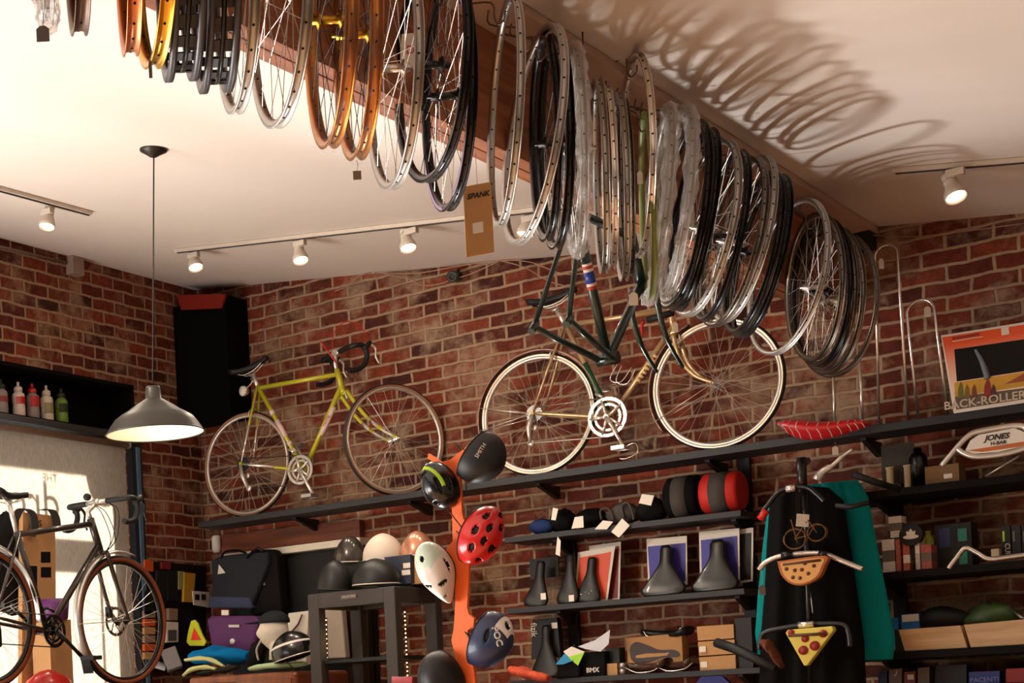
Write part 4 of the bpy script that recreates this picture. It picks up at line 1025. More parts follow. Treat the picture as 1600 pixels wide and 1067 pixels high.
# orange plywood tree
tp = [(712, 1067), (708, 1090), (745, 1090), (741, 1050), (733, 1010), (731, 985), (740, 978), (741, 966), (733, 960), (730, 950), (733, 880), (731, 860), (724, 835), (735, 822), (735, 812), (725, 812), (722, 800), (719, 750), (717, 742), (735, 718), (748, 690), (742, 686), (722, 703), (703, 718), (690, 722), (678, 714), (669, 708), (668, 716), (684, 726), (698, 740), (703, 760), (706, 800), (707, 845), (695, 860), (706, 880), (710, 900), (711, 940), (709, 980), (705, 1000), (712, 1030), (706, 1034), (692, 1025), (688, 1030), (705, 1045), (712, 1060)]
tp = [(712, 1067)]+tp[1:]
b = MB(); lowp = [Vector((Y(706, 1090, TY).x, TY, .02)), Vector((Y(748, 1090, TY).x, TY, .02))]
poly = [Y(*p, TY) for p in tp[2:]]
poly = [lowp[1]]+poly+[lowp[0]]
b.prism(poly[::-1], (0, .018, 0)); b.bb((lowp[0].x-.15, TY-.15, 0), (lowp[1].x+.15, TY+.17, .02))
solo('helmet_tree', b, ORG, 'orange painted plywood tree stand hung with helmets', 'helmet stand', bevel=.002)
ov = lambda *a: a
side_v = [(-PI/2+k, .55, .16, .10, .3) for k in (-.5, .1, .7)]
def allv(n, v, ru, rv, tw=.0, ph=0): return [(2*PI*k/n+ph, v, ru, rv, tw) for k in range(n)]
T = lambda px, py, yy=TY: Y(px, py, yy)
helmet('bicycle_helmet', 'black helmet with a lime green stripe, upper left on the orange tree', T(690, 760, 6.330), cdir(.42, -1, .1), cdir(-.85, -.25, .5), .205, .145, .09, HBG, vents=[(0, .9, .18, .10, 0), (PI, .8, .18, .1, 0), (PI/2, .75, .3, .09, 0), (-PI/2, .75, .3, .09, 0), (PI/2, .25, .3, .1, 0), (-PI/2, .25, .3, .1, 0), (-PI/2-.8, .45, .2, .1, .3), (-PI/2+.8, .45, .2, .1, -.3)], tail=.6, patch=lambda u, v: .45 < v < .62 and math.cos(u) < .1, mats2=LIME)
h, R = helmet('bicycle_helmet', 'plain black helmet on the upper right branch of the orange tree', T(749, 714, 6.360), cdir(-.62, -.80, .0), cdir(.7, -.58, .5), .235, .18, .115, HB, group='bicycle helmets')
lettering('SMITH', .024, T(751, 704, 6.260), cdir(.55, .85), -fwd, CARDW, h, .0005)
helmet('bicycle_helmet', 'bright red helmet with dark oval vents, right side of the orange tree', T(747, 838, 6.330), cdir(-.42, -.92, .05), cdir(.6, -.2, .75), .255, .175, .105, REDM, vents=[(PI/2, .35, .14, .10, 0), (PI/2-.7, .4, .13, .1, 0), (PI/2+.7, .4, .13, .1, 0), (PI/2-.35, .85, .13, .1, 0), (PI/2+.4, .85, .13, .1, 0), (-PI/2, .35, .14, .10, 0), (-PI/2-.7, .4, .13, .1, 0), (-PI/2+.7, .4, .13, .1, 0), (-PI/2-.35, .85, .13, .1, 0), (-PI/2+.4, .85, .13, .1, 0), (0, .6, .16, .08, 0), (0, 1.2, .2, .1, 0), (PI, .7, .2, .1, 0), (PI, 1.15, .16, .1, 0)], tail=.5)
helmet('bicycle_helmet', 'white helmet with a pointed tail, left side of the orange tree', T(681, 889, 6.300), cdir(-.46, .88, .05), cdir(-.5, -.3, .8), .255, .150, .10, HW, vents=[(.1, .95, .10, .10, 0), (PI-.95, .95, .22, .05, 1.0), (PI+.85, .85, .24, .06, -1.0), (PI+.3, .62, .14, .035, -.4), (PI/2, .35, .2, .07, 0), (-PI/2, .35, .2, .07, 0)], tail=1.0, patch=lambda u, v: abs((u+PI) % (2*PI)-PI) < 1.1 and .1 < v < 1.3, mats2=MINT)
h, R = helmet('bicycle_helmet', 'navy blue helmet with a white vented crown patch, lower right of the tree', T(762, 999, 6.330), cdir(-.42, -.9, .0), cdir(.68, -.25, .65), .255, .175, .11, NAVY, vents=[(PI-.5, .78, .13, .13, 0), (PI+.5, .78, .13, .13, 0), (-PI/2, .3, .2, .07, .2), (PI/2, .3, .2, .07, -.2)], patch=lambda u, v: abs((u) % (2*PI)-PI) < 1.15 and .42 < v < 1.16, mats2=HW)
lettering('POC', .040, T(777, 994, 6.125), cdir(.28, -1, .05), -fwd+RT*.35, HW, h, .001, bold=.001)
h, R = helmet('bicycle_helmet', 'black helmet on the lowest left branch of the orange tree', T(692, 1060, 6.320), cdir(.4, -.9, .1), cdir(-.85, .35, .3), .25, .18, .115, HB)
b = MB(); b.tube(spline([T(703, 800, 6.320), T(712, 812, 6.320), T(722, 825, 6.320), T(727, 833, 6.320)], 4), .003, 5)
solo('loose_strap', b, mat('strap_maroon', (90, 24, 22), .6), 'dark red strap hanging across the orange trunk', 'strap')

# ------------------------------------------------------------------ black display rack with helmets on top
CM = mat('rack_metal', (64, 58, 54), .55, .2, .08, scale=60, bump=.2)
cy0 = 8.02; cxl = Y(480, 930, cy0).x; cxr = Y(616, 915, cy0).x; czt = Y(548, 922, cy0).z; cy1 = cy0+.52
b = MB()
for x_, y_ in ((cxl, cy0), (cxr-.075, cy0), (cxl, cy1-.075), (cxr-.075, cy1-.075)): b.bb((x_, y_, 0), (x_+.072, y_+.072, czt-.075))
root = thing('display_rack', 'dark grey metal display rack with helmets standing on top', 'rack', ((cxl+cxr)/2, (cy0+cy1)/2, 0))
legs = MB()
for i, (x_, y_) in enumerate(((cxl, cy0), (cxr-.072, cy0), (cxl, cy1-.072), (cxr-.072, cy1-.072))):
    b = MB(); b.bb((x_, y_, 0), (x_+.072, y_+.072, czt-.001)); part('post', b, CM, root, bevel=.006)
b = MB(); b.bb((cxl+.07, cy0+.002, czt-.085), (cxr-.07, cy0+.05, czt-.001)); part('top_rail', b, CM, root, bevel=.003)
b = MB(); b.bb((cxl+.07, cy1-.05, czt-.085), (cxr-.07, cy1-.002, czt-.001)); part('top_rail', b, CM, root, bevel=.003)
for x_ in (cxl+.002, cxr-.05): b = MB(); b.bb((x_, cy0+.07, czt-.085), (x_+.048, cy1-.07, czt-.001)); part('top_rail', b, CM, root, bevel=.003)
b = MB(); b.bb((cxl+.01, cy0+.01, czt-.02), (cxr-.01, cy1-.01, czt)); part('top_panel', b, CM, root)
zs = Y(550, 1030, cy0+.2).z
b = MB(); b.bb((cxl+.03, cy0+.03, zs-.02), (cxr-.03, cy1-.03, zs)); part('inner_shelf', b, BLACK, root)
bd = MB(); bc = Y(545, 932, cy0-.003); bd.box(bc, (.10, .006, .022)); bp_ = part('badge', bd, mat('badge_metal', (110, 100, 94), .4, .5), root)
lettering('RACKTIME', .017, bc+NB*.0035, XU, NB, mat('badge_letter', (170, 158, 148), .4), bp_, .0006)
LED = mat('led_warm', (255, 214, 140), .5, emit=9, var=0)
for px_, y0_, y1_, xx, yy_ in ((504, 965, 1067, None, cy0+.075), (635, 952, 1055, None, cy0+.10)):
    pass
def ledstrip(px0, py0, px1, py1, yy, n):
    a, c = Y(px0, py0, yy), Y(px1, py1, yy); st = MB(); st.tube([a, c], .005, 6); s_ = part('led_strip', st, BLACK, root)
    for k in range(n):
        b = MB(); p = lerp(a, c, (k+.5)/n)+NB*.006; b.box(p, (.006, .003, .006)); part('led', b, LED, s_, 'glowing warm LED')
ledstrip(510, 965, 513, 1075, cy0+.080, 15)
ledstrip(633, 953, 638, 1065, cy0+.30, 17)
light('led_glow', 'POINT', Y(560, 1000, cy0+.2), None, .6, (1, .75, .45), shadow_soft_size=.1)
# boxes behind the front helmets
slab('product_box', 'dark blue box with white labels standing on the rack', 'box', [(590, 917), (642, 911), (641, 866), (589, 872)], cy0+.20, .1, mat('box_navy', (34, 42, 62), .6))
slab('product_box', 'plain tan box at the right end of the rack top', 'box', [(643, 913), (668, 910), (667, 862), (642, 865)], cy0+.24, .15, KRAFT)
for a_ in ((630, 880, 641, 888), (628, 891, 641, 899)): slab('label_patch', 'white label on the dark blue box', 'label', rect(*a_), cy0+.198, .001, CARDW, 'white labels on the dark blue box')
zt_ = czt
def sk(px, pyb, pyt, yy, m, label, wpx, edge=CREAM, tilt=0):
    """round helmet whose base centre is seen at (px, pyb), crown at pyt, wpx pixels wide"""
    base = Y(px, pyb, yy); top = Y(px, pyt, yy); d = (base-Vector((0, 0, EYE))).dot(fwd); W_ = wpx*d/FPX; H_ = top.z-base.z
    helmet('skate_helmet', label, base+ZU*.10*H_, Vector((-1, -.25, 0))+ZU*tilt, ZU+Vector((tilt, 0, 0)), W_*1.06, W_*.98, H_*.92, m, edge=edge, cut=-.12, strap=False, group='round helmets on the rack')
sk(523, 921, 876, cy0+.11, HB, 'matt black round helmet at the left front corner of the rack', 52, BLACK, .10)
sk(588, 913, 873, cy0+.11, HB, 'matt black round helmet with a pale edge on the rack front', 70, HC, .02)
b = MB(); zc_ = Y(580, 876, cy0+.31).z; b.bb((cxl+.06, cy0+.25, czt+.001), (cxr-.02, cy1-.02, zc_)); solo('carton', b, HB, 'black carton under the upper row of helmets on the rack', 'box')
sk(547, 878, 838, cy0+.29, HG, 'glossy steel grey round helmet in the upper row', 46, HC, .06)
sk(599, 875, 834, cy0+.29, HC, 'cream white round helmet in the upper row', 60, HC, .04)
sk(652, 868, 830, cy0+.31, HCOP, 'copper coloured round helmet in the upper row', 48, HC, .04)

# ------------------------------------------------------------------ window bottles
def bottle(px, py_b, py_t, xx, m, cap, label, band=None, logo=None, k=1):
    base = X(px, py_b, xx); top = X(px, py_t, xx); h = top.z-base.z; base.z = 3.462; r = h*.185
    o = thing('water_bottle', label, 'bottle', tuple(base), 'water bottles on the ledge')
    b = MB(); b.lathe([(0, 0), (r*.95, 0), (r, .006), (r, h*.30), (r*.95, h*.33), (r*.95, h*.37), (r, h*.40), (r, h*.60), (r*.9, h*.66), (r*.62, h*.70), (r*.55, h*.735), (0, h*.735)], base, n=22); part('body', b, m, o)
    b = MB(); b.lathe([(r*.62, h*.72), (r*.66, h*.74), (r*.66, h*.83), (r*.4, h*.87), (r*.22, h*.88), (r*.2, h*.94), (r*.24, h*.95), (r*.2, h), (0, h)], base, n=18); part('cap', b, cap, o)
    if band:
        b = MB(); b.lathe([(r+.0012, h*band[1]), (r+.0012, h*band[2])], base, n=16, a0=-1.2, a1=1.2, xh=None); part('print', b, band[0], o, band[3])
    return o
CLR = mat('frosted_bottle', (150, 138, 136), .35); WB = mat('white_bottle', (226, 212, 200), .4)
bottle(3, 643, 588, WX-.06, CLR, mat('dkgreen_cap', (30, 44, 36), .5), 'grey frosted bottle with a dark cap, at the left edge', (mat('print_red', (150, 60, 60), .5), .35, .5, 'faded red print'))
bottle(30, 648, 593, WX-.06, WB, WB, 'white bottle with a red label band', (REDM, .36, .56, 'red band'))
bottle(52, 653, 597, WX-.06, CLR, REDM, 'frosted bottle with a red cap', (mat('print_red2', (190, 40, 40), .5), .34, .62, 'red round print'))
bottle(74, 657, 601, WX-.06, WB, WB, 'white bottle with coloured drawings, beside the green one', (mat('print_mix', (150, 150, 110), .5), .2, .5, 'coloured print'))
bottle(97, 661, 606, WX-.06, mat('green_bottle', (118, 150, 56), .35), mat('dkgreen_cap2', (40, 54, 30), .5), 'green bottle with a dark cap, rightmost on the ledge', (mat('print_dark', (40, 52, 26), .5), .30, .55, 'dark round print'))

# ------------------------------------------------------------------ odds and ends on walls and ceiling
PIPE = mat('conduit_grey', (128, 112, 98), .5, .4)
b = MB(); b.tube([X(-40, 375, WX+.012), X(106, 411, WX+.012)], .008, 8); solo('conduit_pipe', b, PIPE, 'thin grey conduit along the top of the left wall', 'conduit')
b = MB(); c = X(117, 411, WX+.03); b.box(c, (.06, .105, .15)); solo('junction_box', b, mat('box_grey', (150, 134, 120), .5), 'pale grey junction box under the ceiling on the left wall', 'electrical box', bevel=.004)
b = MB(); c = Y(338, 850, 8.88); b.lathe([(0, -.055), (.022, -.055), (.03, -.03), (.03, .04), (.024, .055), (0, .055)], c, (0, 0, 1), 16); solo('wall_sensor', b, WHITE, 'small white sensor in the corner under the long shelf', 'sensor')
b = MB(); c = Y(709, 432, 8.89); b.lathe([(0, -.05), (.03, -.05), (.034, .0), (.034, .03), (.02, .034), (.014, .02), (0, .02)], c, (.1, -1, -.2), 16); b.tube([c, c+Vector((.0, .06, .05))], .01, 6); solo('security_camera', b, mat('cam_grey', (52, 50, 50), .5), 'small round black camera at the top of the brick wall', 'camera')
WIRE = mat('wire_pale', (170, 130, 110), .6)
def wire(pts, label, yy=8.9, r=.0035, m=WIRE):
    b = MB(); b.tube(spline([Y(*p, yy) for p in pts], 5), r, 5); solo('loose_wire', b, m, label, 'wire', 'loose wires along the top of the brick wall')
wire([(523, 455), (545, 446), (560, 432), (580, 426)], 'short pale wire left of the round camera')
wire([(600, 428), (640, 436), (660, 446), (690, 443), (702, 438), (735, 428), (780, 408)], 'sagging pale wire passing below the round camera')
wire([(585, 426), (650, 427), (720, 415), (781, 407), (830, 410), (880, 428), (930, 425)], 'long pale wire running right to the hanging frame')
wire([(781, 407), (820, 418), (860, 440), (905, 452)], 'thin wire dropping behind the green frame')
wire([(1345, 366), (1410, 370), (1470, 366), (1600, 349)], 'thin wire under the ceiling at the right', r=.0025)
b = MB(); b.tube(spline([Y(440, 442, 8.9), Y(420, 490, 8.85), Y(400, 545, 8.8), Y(392, 570, 8.7)], 5), .0025, 5); solo('hanging_wire', b, mat('wire_pink', (150, 90, 84), .6), 'pinkish wire falling to the black saddle', 'wire')

# header and dark recess below the long shelf, left
RW_ = wood_mat('header_wood', (92, 44, 24), (136, 68, 36), .6, (3, 30, 30))
b = MB(); b.prism([Y(*p, 8.9) for p in ((346, 866), (562, 838), (561, 812), (346, 836))], (0, .049, 0)); b.prism([Y(*p, 8.89) for p in ((346, 866), (562, 838), (562, 826), (346, 852))], (0, .058, 0)); struct('trim_6', b, RW_)
b = MB(); q0 = Y(346, 869, 8.83); q1 = Y(562, 842, 8.83); b.bb((q0.x, 8.83, q0.z-.032), (q1.x, 8.95, q0.z+.012)); struct('trim_7', b, mat('trim_white', (238, 228, 210), .5), .003)
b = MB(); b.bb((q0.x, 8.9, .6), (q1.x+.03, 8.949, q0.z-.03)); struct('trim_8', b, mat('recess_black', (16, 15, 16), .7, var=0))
# ================================================================== left corner merchandise
def tote(name, label, px, yy, depth, m, low, lowm, tri, trim, tl='white triangle emblem'):
    pts = [Y(*p, yy) for p in px]; c = sum(pts, Vector())/len(pts); root = thing(name, label, 'bag', (c.x, yy, min(p.z for p in pts)), 'bags hanging in the left corner')
    b = MB(); b.prism(pts[::-1], (0, depth, 0)); part('body', b, m, root, bevel=.02)
    if low:
        b = MB(); b.prism([Y(*p, yy-.004) for p in low][::-1], (0, depth+.008, 0)); part('lower_band', b, lowm, root, 'blue grey lower band', bevel=.012)
    if tri:
        b = MB(); b.prism([Y(*p, yy-.006) for p in tri][::-1], (0, .004, 0)); part('emblem', b, trim, root, tl)
    b = MB(); a, e = pts[0], pts[1]
    return root
SL = mat('slate_canvas', (44, 46, 54), .85, bump=.3, scale=120); SLB = mat('bluegrey_canvas', (66, 72, 100), .85); BKC = mat('black_canvas', (22, 20, 21), .8)
t = tote('tote_bag', 'slate grey roll top bag with a white triangle, under the white trim', [(328, 875), (345, 868), (418, 861), (419, 880), (392, 950), (326, 949), (331, 905)], 8.7, .11, SL, [(327, 931), (391, 933), (394, 951), (324, 949)], SLB, [(342, 882), (352, 895), (340, 897)], CARDW)
b = MB(); b.tube(spline([Y(346, 872, 8.7), Y(352, 862, 8.74), Y(372, 860, 8.76), Y(384, 864, 8.7)], 4), .008, 6); part('handle', b, BKC, t)
t = tote('tote_bag', 'black roll top bag behind the slate one, under the white trim', [(384, 868), (392, 858), (425, 858), (432, 868), (440, 958), (392, 962)], 8.74, .10, BKC, None, None, [(409, 900), (415, 914), (404, 915)], mat('tri_grey', (110, 96, 92), .6), 'grey triangle emblem')
b = MB(); b.tube([Y(386, 872, 8.7), Y(403, 855, 8.7), Y(412, 862, 8.7)], .008, 6); part('handle', b, BLACKG, t)
# merchandise hung on the left wall beside the window
slab('backing_panel', 'dark hanging panel behind the small packets by the window', 'panel', [(226, 1052), (322, 1046), (322, 884), (226, 876)], WX+.03, .028, mat('panel_dark', (26, 20, 18), .8), plane='x')
def pk(label, px, m, off=.05, th=.02, name='accessory_packet', group='packets hanging beside the window', cat='packet'): return slab(name, label, cat, px, WX+off, th, m, group, bevel=.003, plane='x')
OR = mat('packet_orange', (206, 84, 30), .5); YE = mat('packet_yellow', (196, 148, 40), .6); PK_B = mat('packet_black', (10, 9, 10), .6); GRNY = mat('packet_sage', (150, 152, 96), .6)
pk('orange packet, top left beside the window post', [(226, 891), (240, 893), (240, 876), (226, 874)], OR)
pk('dark red packet, right of the orange one', [(253, 889), (267, 890), (267, 879), (253, 878)], mat('packet_red', (130, 28, 28), .5))
pk('black packet with a pale label, left of the yellow one', [(262, 938), (280, 938), (281, 893), (262, 891)], PK_B)
pk('black coiled lock packet, beside the bicycle tyre', [(244, 942), (261, 942), (262, 892), (245, 890)], PK_B)
pk('sage green packet, left half covered by the yellow one', [(279, 921), (288, 921), (289, 893), (279, 892)], GRNY, .055)
pk('yellow packet, highest bright one by the window', [(287, 940), (302, 941), (306, 896), (288, 894)], YE, .06)
c_ = slab('light_set', 'white card with two small black lights', 'bicycle lights', [(303, 945), (327, 949), (327, 925), (301, 923)], WX+.07, .006, CARDW, plane='x')
for a_, e_ in ((306, 312), (316, 322)): b = MB(); b.prism([X(x, y, WX+.078) for x, y in ((a_, 937), (e_, 937.5), (e_, 928.5), (a_, 928))], (-.012, 0, 0)); part('light', b, BLACKG, c_, bevel=.002)
pk('small tan box, under the black packets', [(264, 969), (278, 969), (278, 951), (264, 950)], mat('tan_box', (150, 124, 104), .6), .06, .03)
w_ = pk('white box with a grey picture, beside the tyre', [(260, 1004), (279, 1003), (279, 972), (260, 971)], CARDW, .07, .04)
b = MB(); b.prism([X(x, y, WX+.072) for x, y in ((263, 1001), (276, 1001), (276, 984), (263, 984))], (-.002, 0, 0)); part('printed_picture', b, mat('pic_grey', (88, 88, 90), .5), w_, 'grey picture')
for k in range(6):
    pk(['lowest','second lowest','third lowest','third highest','second highest','topmost'][k]+' of the small tan boxes stacked behind the wheel', [(226, 1030-k*13), (243, 1030-k*13), (243, 1019-k*13), (226, 1019-k*13)], [KRAFT, OR, mat('tan_box', (150, 124, 104), .6)][k % 3], .05, .03, 'small_box', 'small tan boxes behind the front wheel', 'box')
c_ = pk('black and white picture card in the wheel, beside the post', [(226, 960), (240, 962), (240, 925), (226, 922)], PK_B, .05, .01)
# yellow reflector
t = slab('safety_reflector', 'rounded yellow triangle reflector with a red centre', 'reflector', [(291, 1003), (296, 1009), (318, 1009), (322, 1003), (315, 990), (309, 974), (304, 968), (298, 970), (294, 985)], 8.45, .015, mat('reflector_yellow', (190, 200, 20), .4), bevel=.004)
b = MB(); b.prism([Y(*p, 8.446) for p in ((298, 1000), (314, 1000), (303, 981))][::-1], (0, .004, 0)); part('red_triangle', b, mat('reflector_red', (220, 40, 20), .4), t, 'red triangle')
# long low cabinet (brown) under the corner goods
zc0 = Y(400, 1052, 8.05).z
CAB = wood_mat('cabinet_brown', (110, 58, 34), (150, 84, 52), .32, (20, 3, 3))
b = MB(); xa, xb_ = Y(294, 1050, 8.05).x, Y(462, 1040, 8.05).x
b.bb((xa, 8.05, .0), (xb_, 8.62, zc0)); cab = solo('corner_cabinet', b, CAB, 'brown wooden cabinet top in the corner under the gloves', 'cabinet', bevel=.02)
b = MB(); b.bb((xa+.03, 8.043, zc0-.35), (xb_-.03, 8.05, zc0-.04)); part('door', b, CAB, cab, bevel=.003)
zt2 = zc0
PUR = mat('purple_fabric', (86, 34, 92), .7, bump=.2, scale=80)
t = slab('pannier_bag', 'purple pannier bag with a round white clasp', 'bag', [(322, 968), (330, 962), (398, 962), (404, 970), (392, 1036), (336, 1038)], 8.45, .14, PUR, bevel=.015)
b = MB(); b.prism([Y(*p, 8.44) for p in ((357, 980), (374, 980), (374, 976), (357, 976))], (0, .008, 0)); part('nameplate', b, SILVERM, t)
b = MB(); b.lathe([(0, 0), (.018, 0), (.018, .01), (0, .012)], Y(364, 1002, 8.45), NB, 18); part('clasp', b, WHITE, t, 'white clasp')
b = MB(); b.prism([Y(*p, 8.435) for p in ((346, 961), (357, 961), (357, 953), (346, 953))], (0, .004, 0)); part('price_label', b, CARDW, t, 'white label')
# grey light box, gloves, shirts
b = MB(); R = basis(cdir(1, .35), NB); b.box(Y(268, 1030, 8.3), (.10, .14, .06), R); t = solo('light_box', b, mat('greybox', (120, 116, 116), .5), 'grey packaged light leaning at the cabinet end', 'box', bevel=.006)
b = MB(); b.box(Y(250, 1040, 8.25), (.07, .02, .12), basis(cdir(1, -.3), NB)); solo('light_box', b, mat('palebox', (170, 172, 186), .5), 'pale lilac package beside the bicycle wheel', 'box', bevel=.004)
def cloth(name, label, pxs, yy, th, m, cat='clothing', group=None, seed=0, amp=.12):
    pts = spline([Y(*p, yy) for p in pxs], 5); b = MB(); rnd = random.Random(seed); n = len(pts)
    rings = []
    for i, p in enumerate(pts):
        t = i/(n-1); hh = th*(.55+.45*math.sin(PI*min(1, max(0, t))))*(1+amp*math.sin(t*17+seed)); ring = []
        for j in range(12):
            a = 2*PI*j/12; ring.append(p+Vector((0, math.cos(a)*hh*2.2, math.sin(a)*hh*(1+.2*math.sin(a*3+t*9)))))
        rings.append(ring)
    b.loft(rings); return solo(name, b, m, label, cat, group)
BLU = mat('blue_cloth', (0, 112, 176), .8, bump=.3, scale=70)
cloth('folded_shirt', 'bright blue folded shirt on the brown cabinet', [(304, 1027), (330, 1025), (360, 1024), (392, 1026)], 8.32, .055, BLU, seed=1)
GLV = mat('glove_pale', (196, 200, 142), .8); BW_ = mat('glove_dark', (36, 32, 30), .8)
cloth('cycling_glove', 'pale yellow green glove, upper one left of the cabinet', [(290, 1031), (310, 1029), (330, 1031), (350, 1041)], 8.15, .014, GLV, 'glove', 'pale gloves on the cabinet', 2)
cloth('cycling_glove', 'pale yellow green glove, lower one at the cabinet edge', [(287, 1055), (300, 1046), (320, 1042), (338, 1045)], 8.1, .014, GLV, 'glove', 'pale gloves on the cabinet', 3)
cloth('cycling_glove', 'dark glove with pale stripes between the pale ones', [(310, 1052), (335, 1048), (355, 1046), (372, 1042)], 8.12, .018, BW_, 'glove', None, 4)
cloth('folded_cap', 'pale green folded cap in front of the white headed bust', [(390, 1045), (420, 1041), (450, 1039), (478, 1037)], 8.15, .020, mat('cap_green', (166, 190, 150), .8), 'cap', None, 5)
# mannequin head with cap
hc = Y(428, 986, 8.25); t = thing('mannequin_head', 'white foam mannequin head facing left under a dark cap', 'mannequin', tuple(hc-Vector((0, 0, .12))))
FO = mat('foam_white', (224, 214, 200), .7, var=.03)
def hf(p, u, v):
    q = Vector(p); nose = math.exp(-((u if u < PI else u-2*PI)/.22)**2)*math.exp(-((v+.12)/.28)**2); q.x += .020*nose
    eye = sum(math.exp(-(((u if u < PI else u-2*PI)-s_*.38)/.20)**2)*math.exp(-((v-.10)/.14)**2) for s_ in (-1, 1)); q.x -= .008*eye
    lip = math.exp(-((u if u < PI else u-2*PI)/.3)**2)*math.exp(-((v+.62)/.09)**2); q.x += .006*lip
    if q.z < 0: q.y *= 1+.55*q.z/.13; q.x *= 1+.12*q.z/.13
    return q
b = MB(); b.ball(hc, (.088, .072, .115), basis((-.85, -.5, 0), ZU), 36, 26, fn=hf); b.tube([hc-Vector((-.02, 0, .06)), hc-Vector((-.02, 0, .17))], [.045, .055], 16); part('head', b, FO, t)
b = MB(); b.ball(hc+Vector((.005, 0, .055)), (.094, .078, .068), basis((-.85, -.5, 0), ZU), 24, 10, v0=-.1); b.prism([hc+Vector((-.06, -.05, .06)), hc+Vector((-.14, -.09, .05)), hc+Vector((-.13, -.02, .05)), hc+Vector((-.05, .04, .06))], (0, 0, .006)); cp = part('cap', b, mat('cap_dark', (34, 38, 42), .8), t, 'dark peaked cap')
b = MB(); b.tube([Y(398, 1040, 8.25), Y(404, 1012, 8.25), Y(420, 1000, 8.28)], [.055, .05, .03], 12); t = solo('neck_gaiter', b, BKC, 'black neck gaiter below the white mannequin head', 'clothing')
b = MB(); b.tube(spline([Y(408, 1000, 8.18), Y(401, 1015, 8.17), Y(404, 1032, 8.18)], 4), .007, 6); part('reflective_band', b, SILVERM, t, 'silver band')
h, R = helmet('bicycle_helmet', 'black and white helmet lying on the corner cabinet', Y(458, 1018, 8.1), Vector((-1, -.2, -.25)), Vector((-.15, 0, 1)), .27, .20, .125, HBG, vents=[(0, .6, .12, .1, 0), (-PI/2, .5, .35, .08, .2), (-PI/2+.7, .85, .2, .07, .2)], patch=lambda u, v: .30 < v < .40, mats2=HW, edge=HW)
slab('paper_bag', 'white bag with a maroon strap, behind the lying helmet', 'bag', [(444, 1040), (478, 1038), (482, 954), (451, 958)], 8.5, .05, CARDW)
b = MB(); b.tube([Y(451, 993, 8.485), Y(466, 975, 8.485), Y(472, 960, 8.485)], .006, 6); solo('maroon_strap', b, mat('maroon', (90, 22, 50), .6), 'maroon strap across the white bag', 'strap')
b = MB(); b.prism([Y(*p, 8.7) for p in ((500, 1030), (540, 1028), (533, 948), (500, 950))][::-1], (0, .06, 0)); solo('canvas_bag', b, mat('canvas_offwhite', (190, 176, 160), .8), 'off white canvas bag seen through the display rack', 'bag', bevel=.01)
slab('wall_card', 'brown upright board seen through the display rack', 'board', [(540, 1067), (578, 1067), (574, 942), (538, 945)], 8.8, .05, mat('dark_brown', (46, 32, 22), .8))
b = MB(); b.box(Y(540, 1062, 5.2), (.11, .03, .03)); 
slab('small_sign', 'small red and white card by the rack post', 'card', [(612, 1067), (644, 1067), (644, 1057), (612, 1057)], 7.9, .004, REDM)

# goods behind the window bicycle
BX = -6.15
t = thing('pannier_display', 'tan cardboard stand with square holes and black straps', 'display stand', (BX, X(60, 1000, BX).y, X(60, 1000, BX).z))
b = MB(); b.prism([X(x, y, BX) for x, y in ((34, 1078), (88, 1078), (87, 900), (86, 806), (36, 800))], (-.03, 0, 0)); part('cardboard_back', b, KRAFT, t)
for x0, y0, x1, y1 in ((64, 862, 79, 879), (64, 886, 80, 902), (42, 884, 58, 935)):
    b = MB(); b.prism([X(x, y, BX+.001) for x, y in ((x0, y1), (x1, y1), (x1, y0), (x0, y0))], (-.004, 0, 0)); part('square_hole', b, HOLE, t, 'dark square opening')
for pts in ([(24, 812), (34, 795), (50, 800), (55, 822), (50, 838)], [(66, 797), (80, 796), (88, 808), (90, 825)]):
    b = MB(); q = spline([X(*p, BX+.03) for p in pts], 5); b.loft([[p+Vector((.012*0, -.03, 0)), p+Vector((0, .03, 0)), p+Vector((-.01, .03, .0)), p+Vector((-.01, -.03, 0))] for p in q], smooth=False); part('strap', b, DGREY, t, 'black webbing strap')
lettering('SS', .05, X(61, 818, BX+.002), (0, 1, 0), (1, 0, 0), BLACK, t, .001)
b = blob(X(14, 880, -6.28), (.08, .20, .28), seed=3, amp=.06); solo('black_backpack', b, BKC, 'black backpack behind the seat tube of the dark bicycle', 'bag')
b = MB(); p = X(85, 968, -6.02); b.bb((p.x-.09, p.y-.09, 0), (p.x+.04, p.y+.09, p.z-.001)); solo('display_pedestal', b, KRAFT, 'tan pedestal under the purple pot', 'pedestal'); b = MB(); b.lathe([(0, 0), (.075, 0), (.088, .11), (.082, .11), (.07, .008), (0, .008)], p, n=24); solo('purple_cup', b, mat('purple_plastic', (96, 36, 98), .5), 'purple pot behind the cranks of the dark bicycle', 'pot')
b = blob(X(76, 1085, -5.95), (.09, .18, .13), seed=9, amp=.05); solo('red_pannier', b, REDM, 'bright red bag at the bottom under the dark bicycle', 'bag')

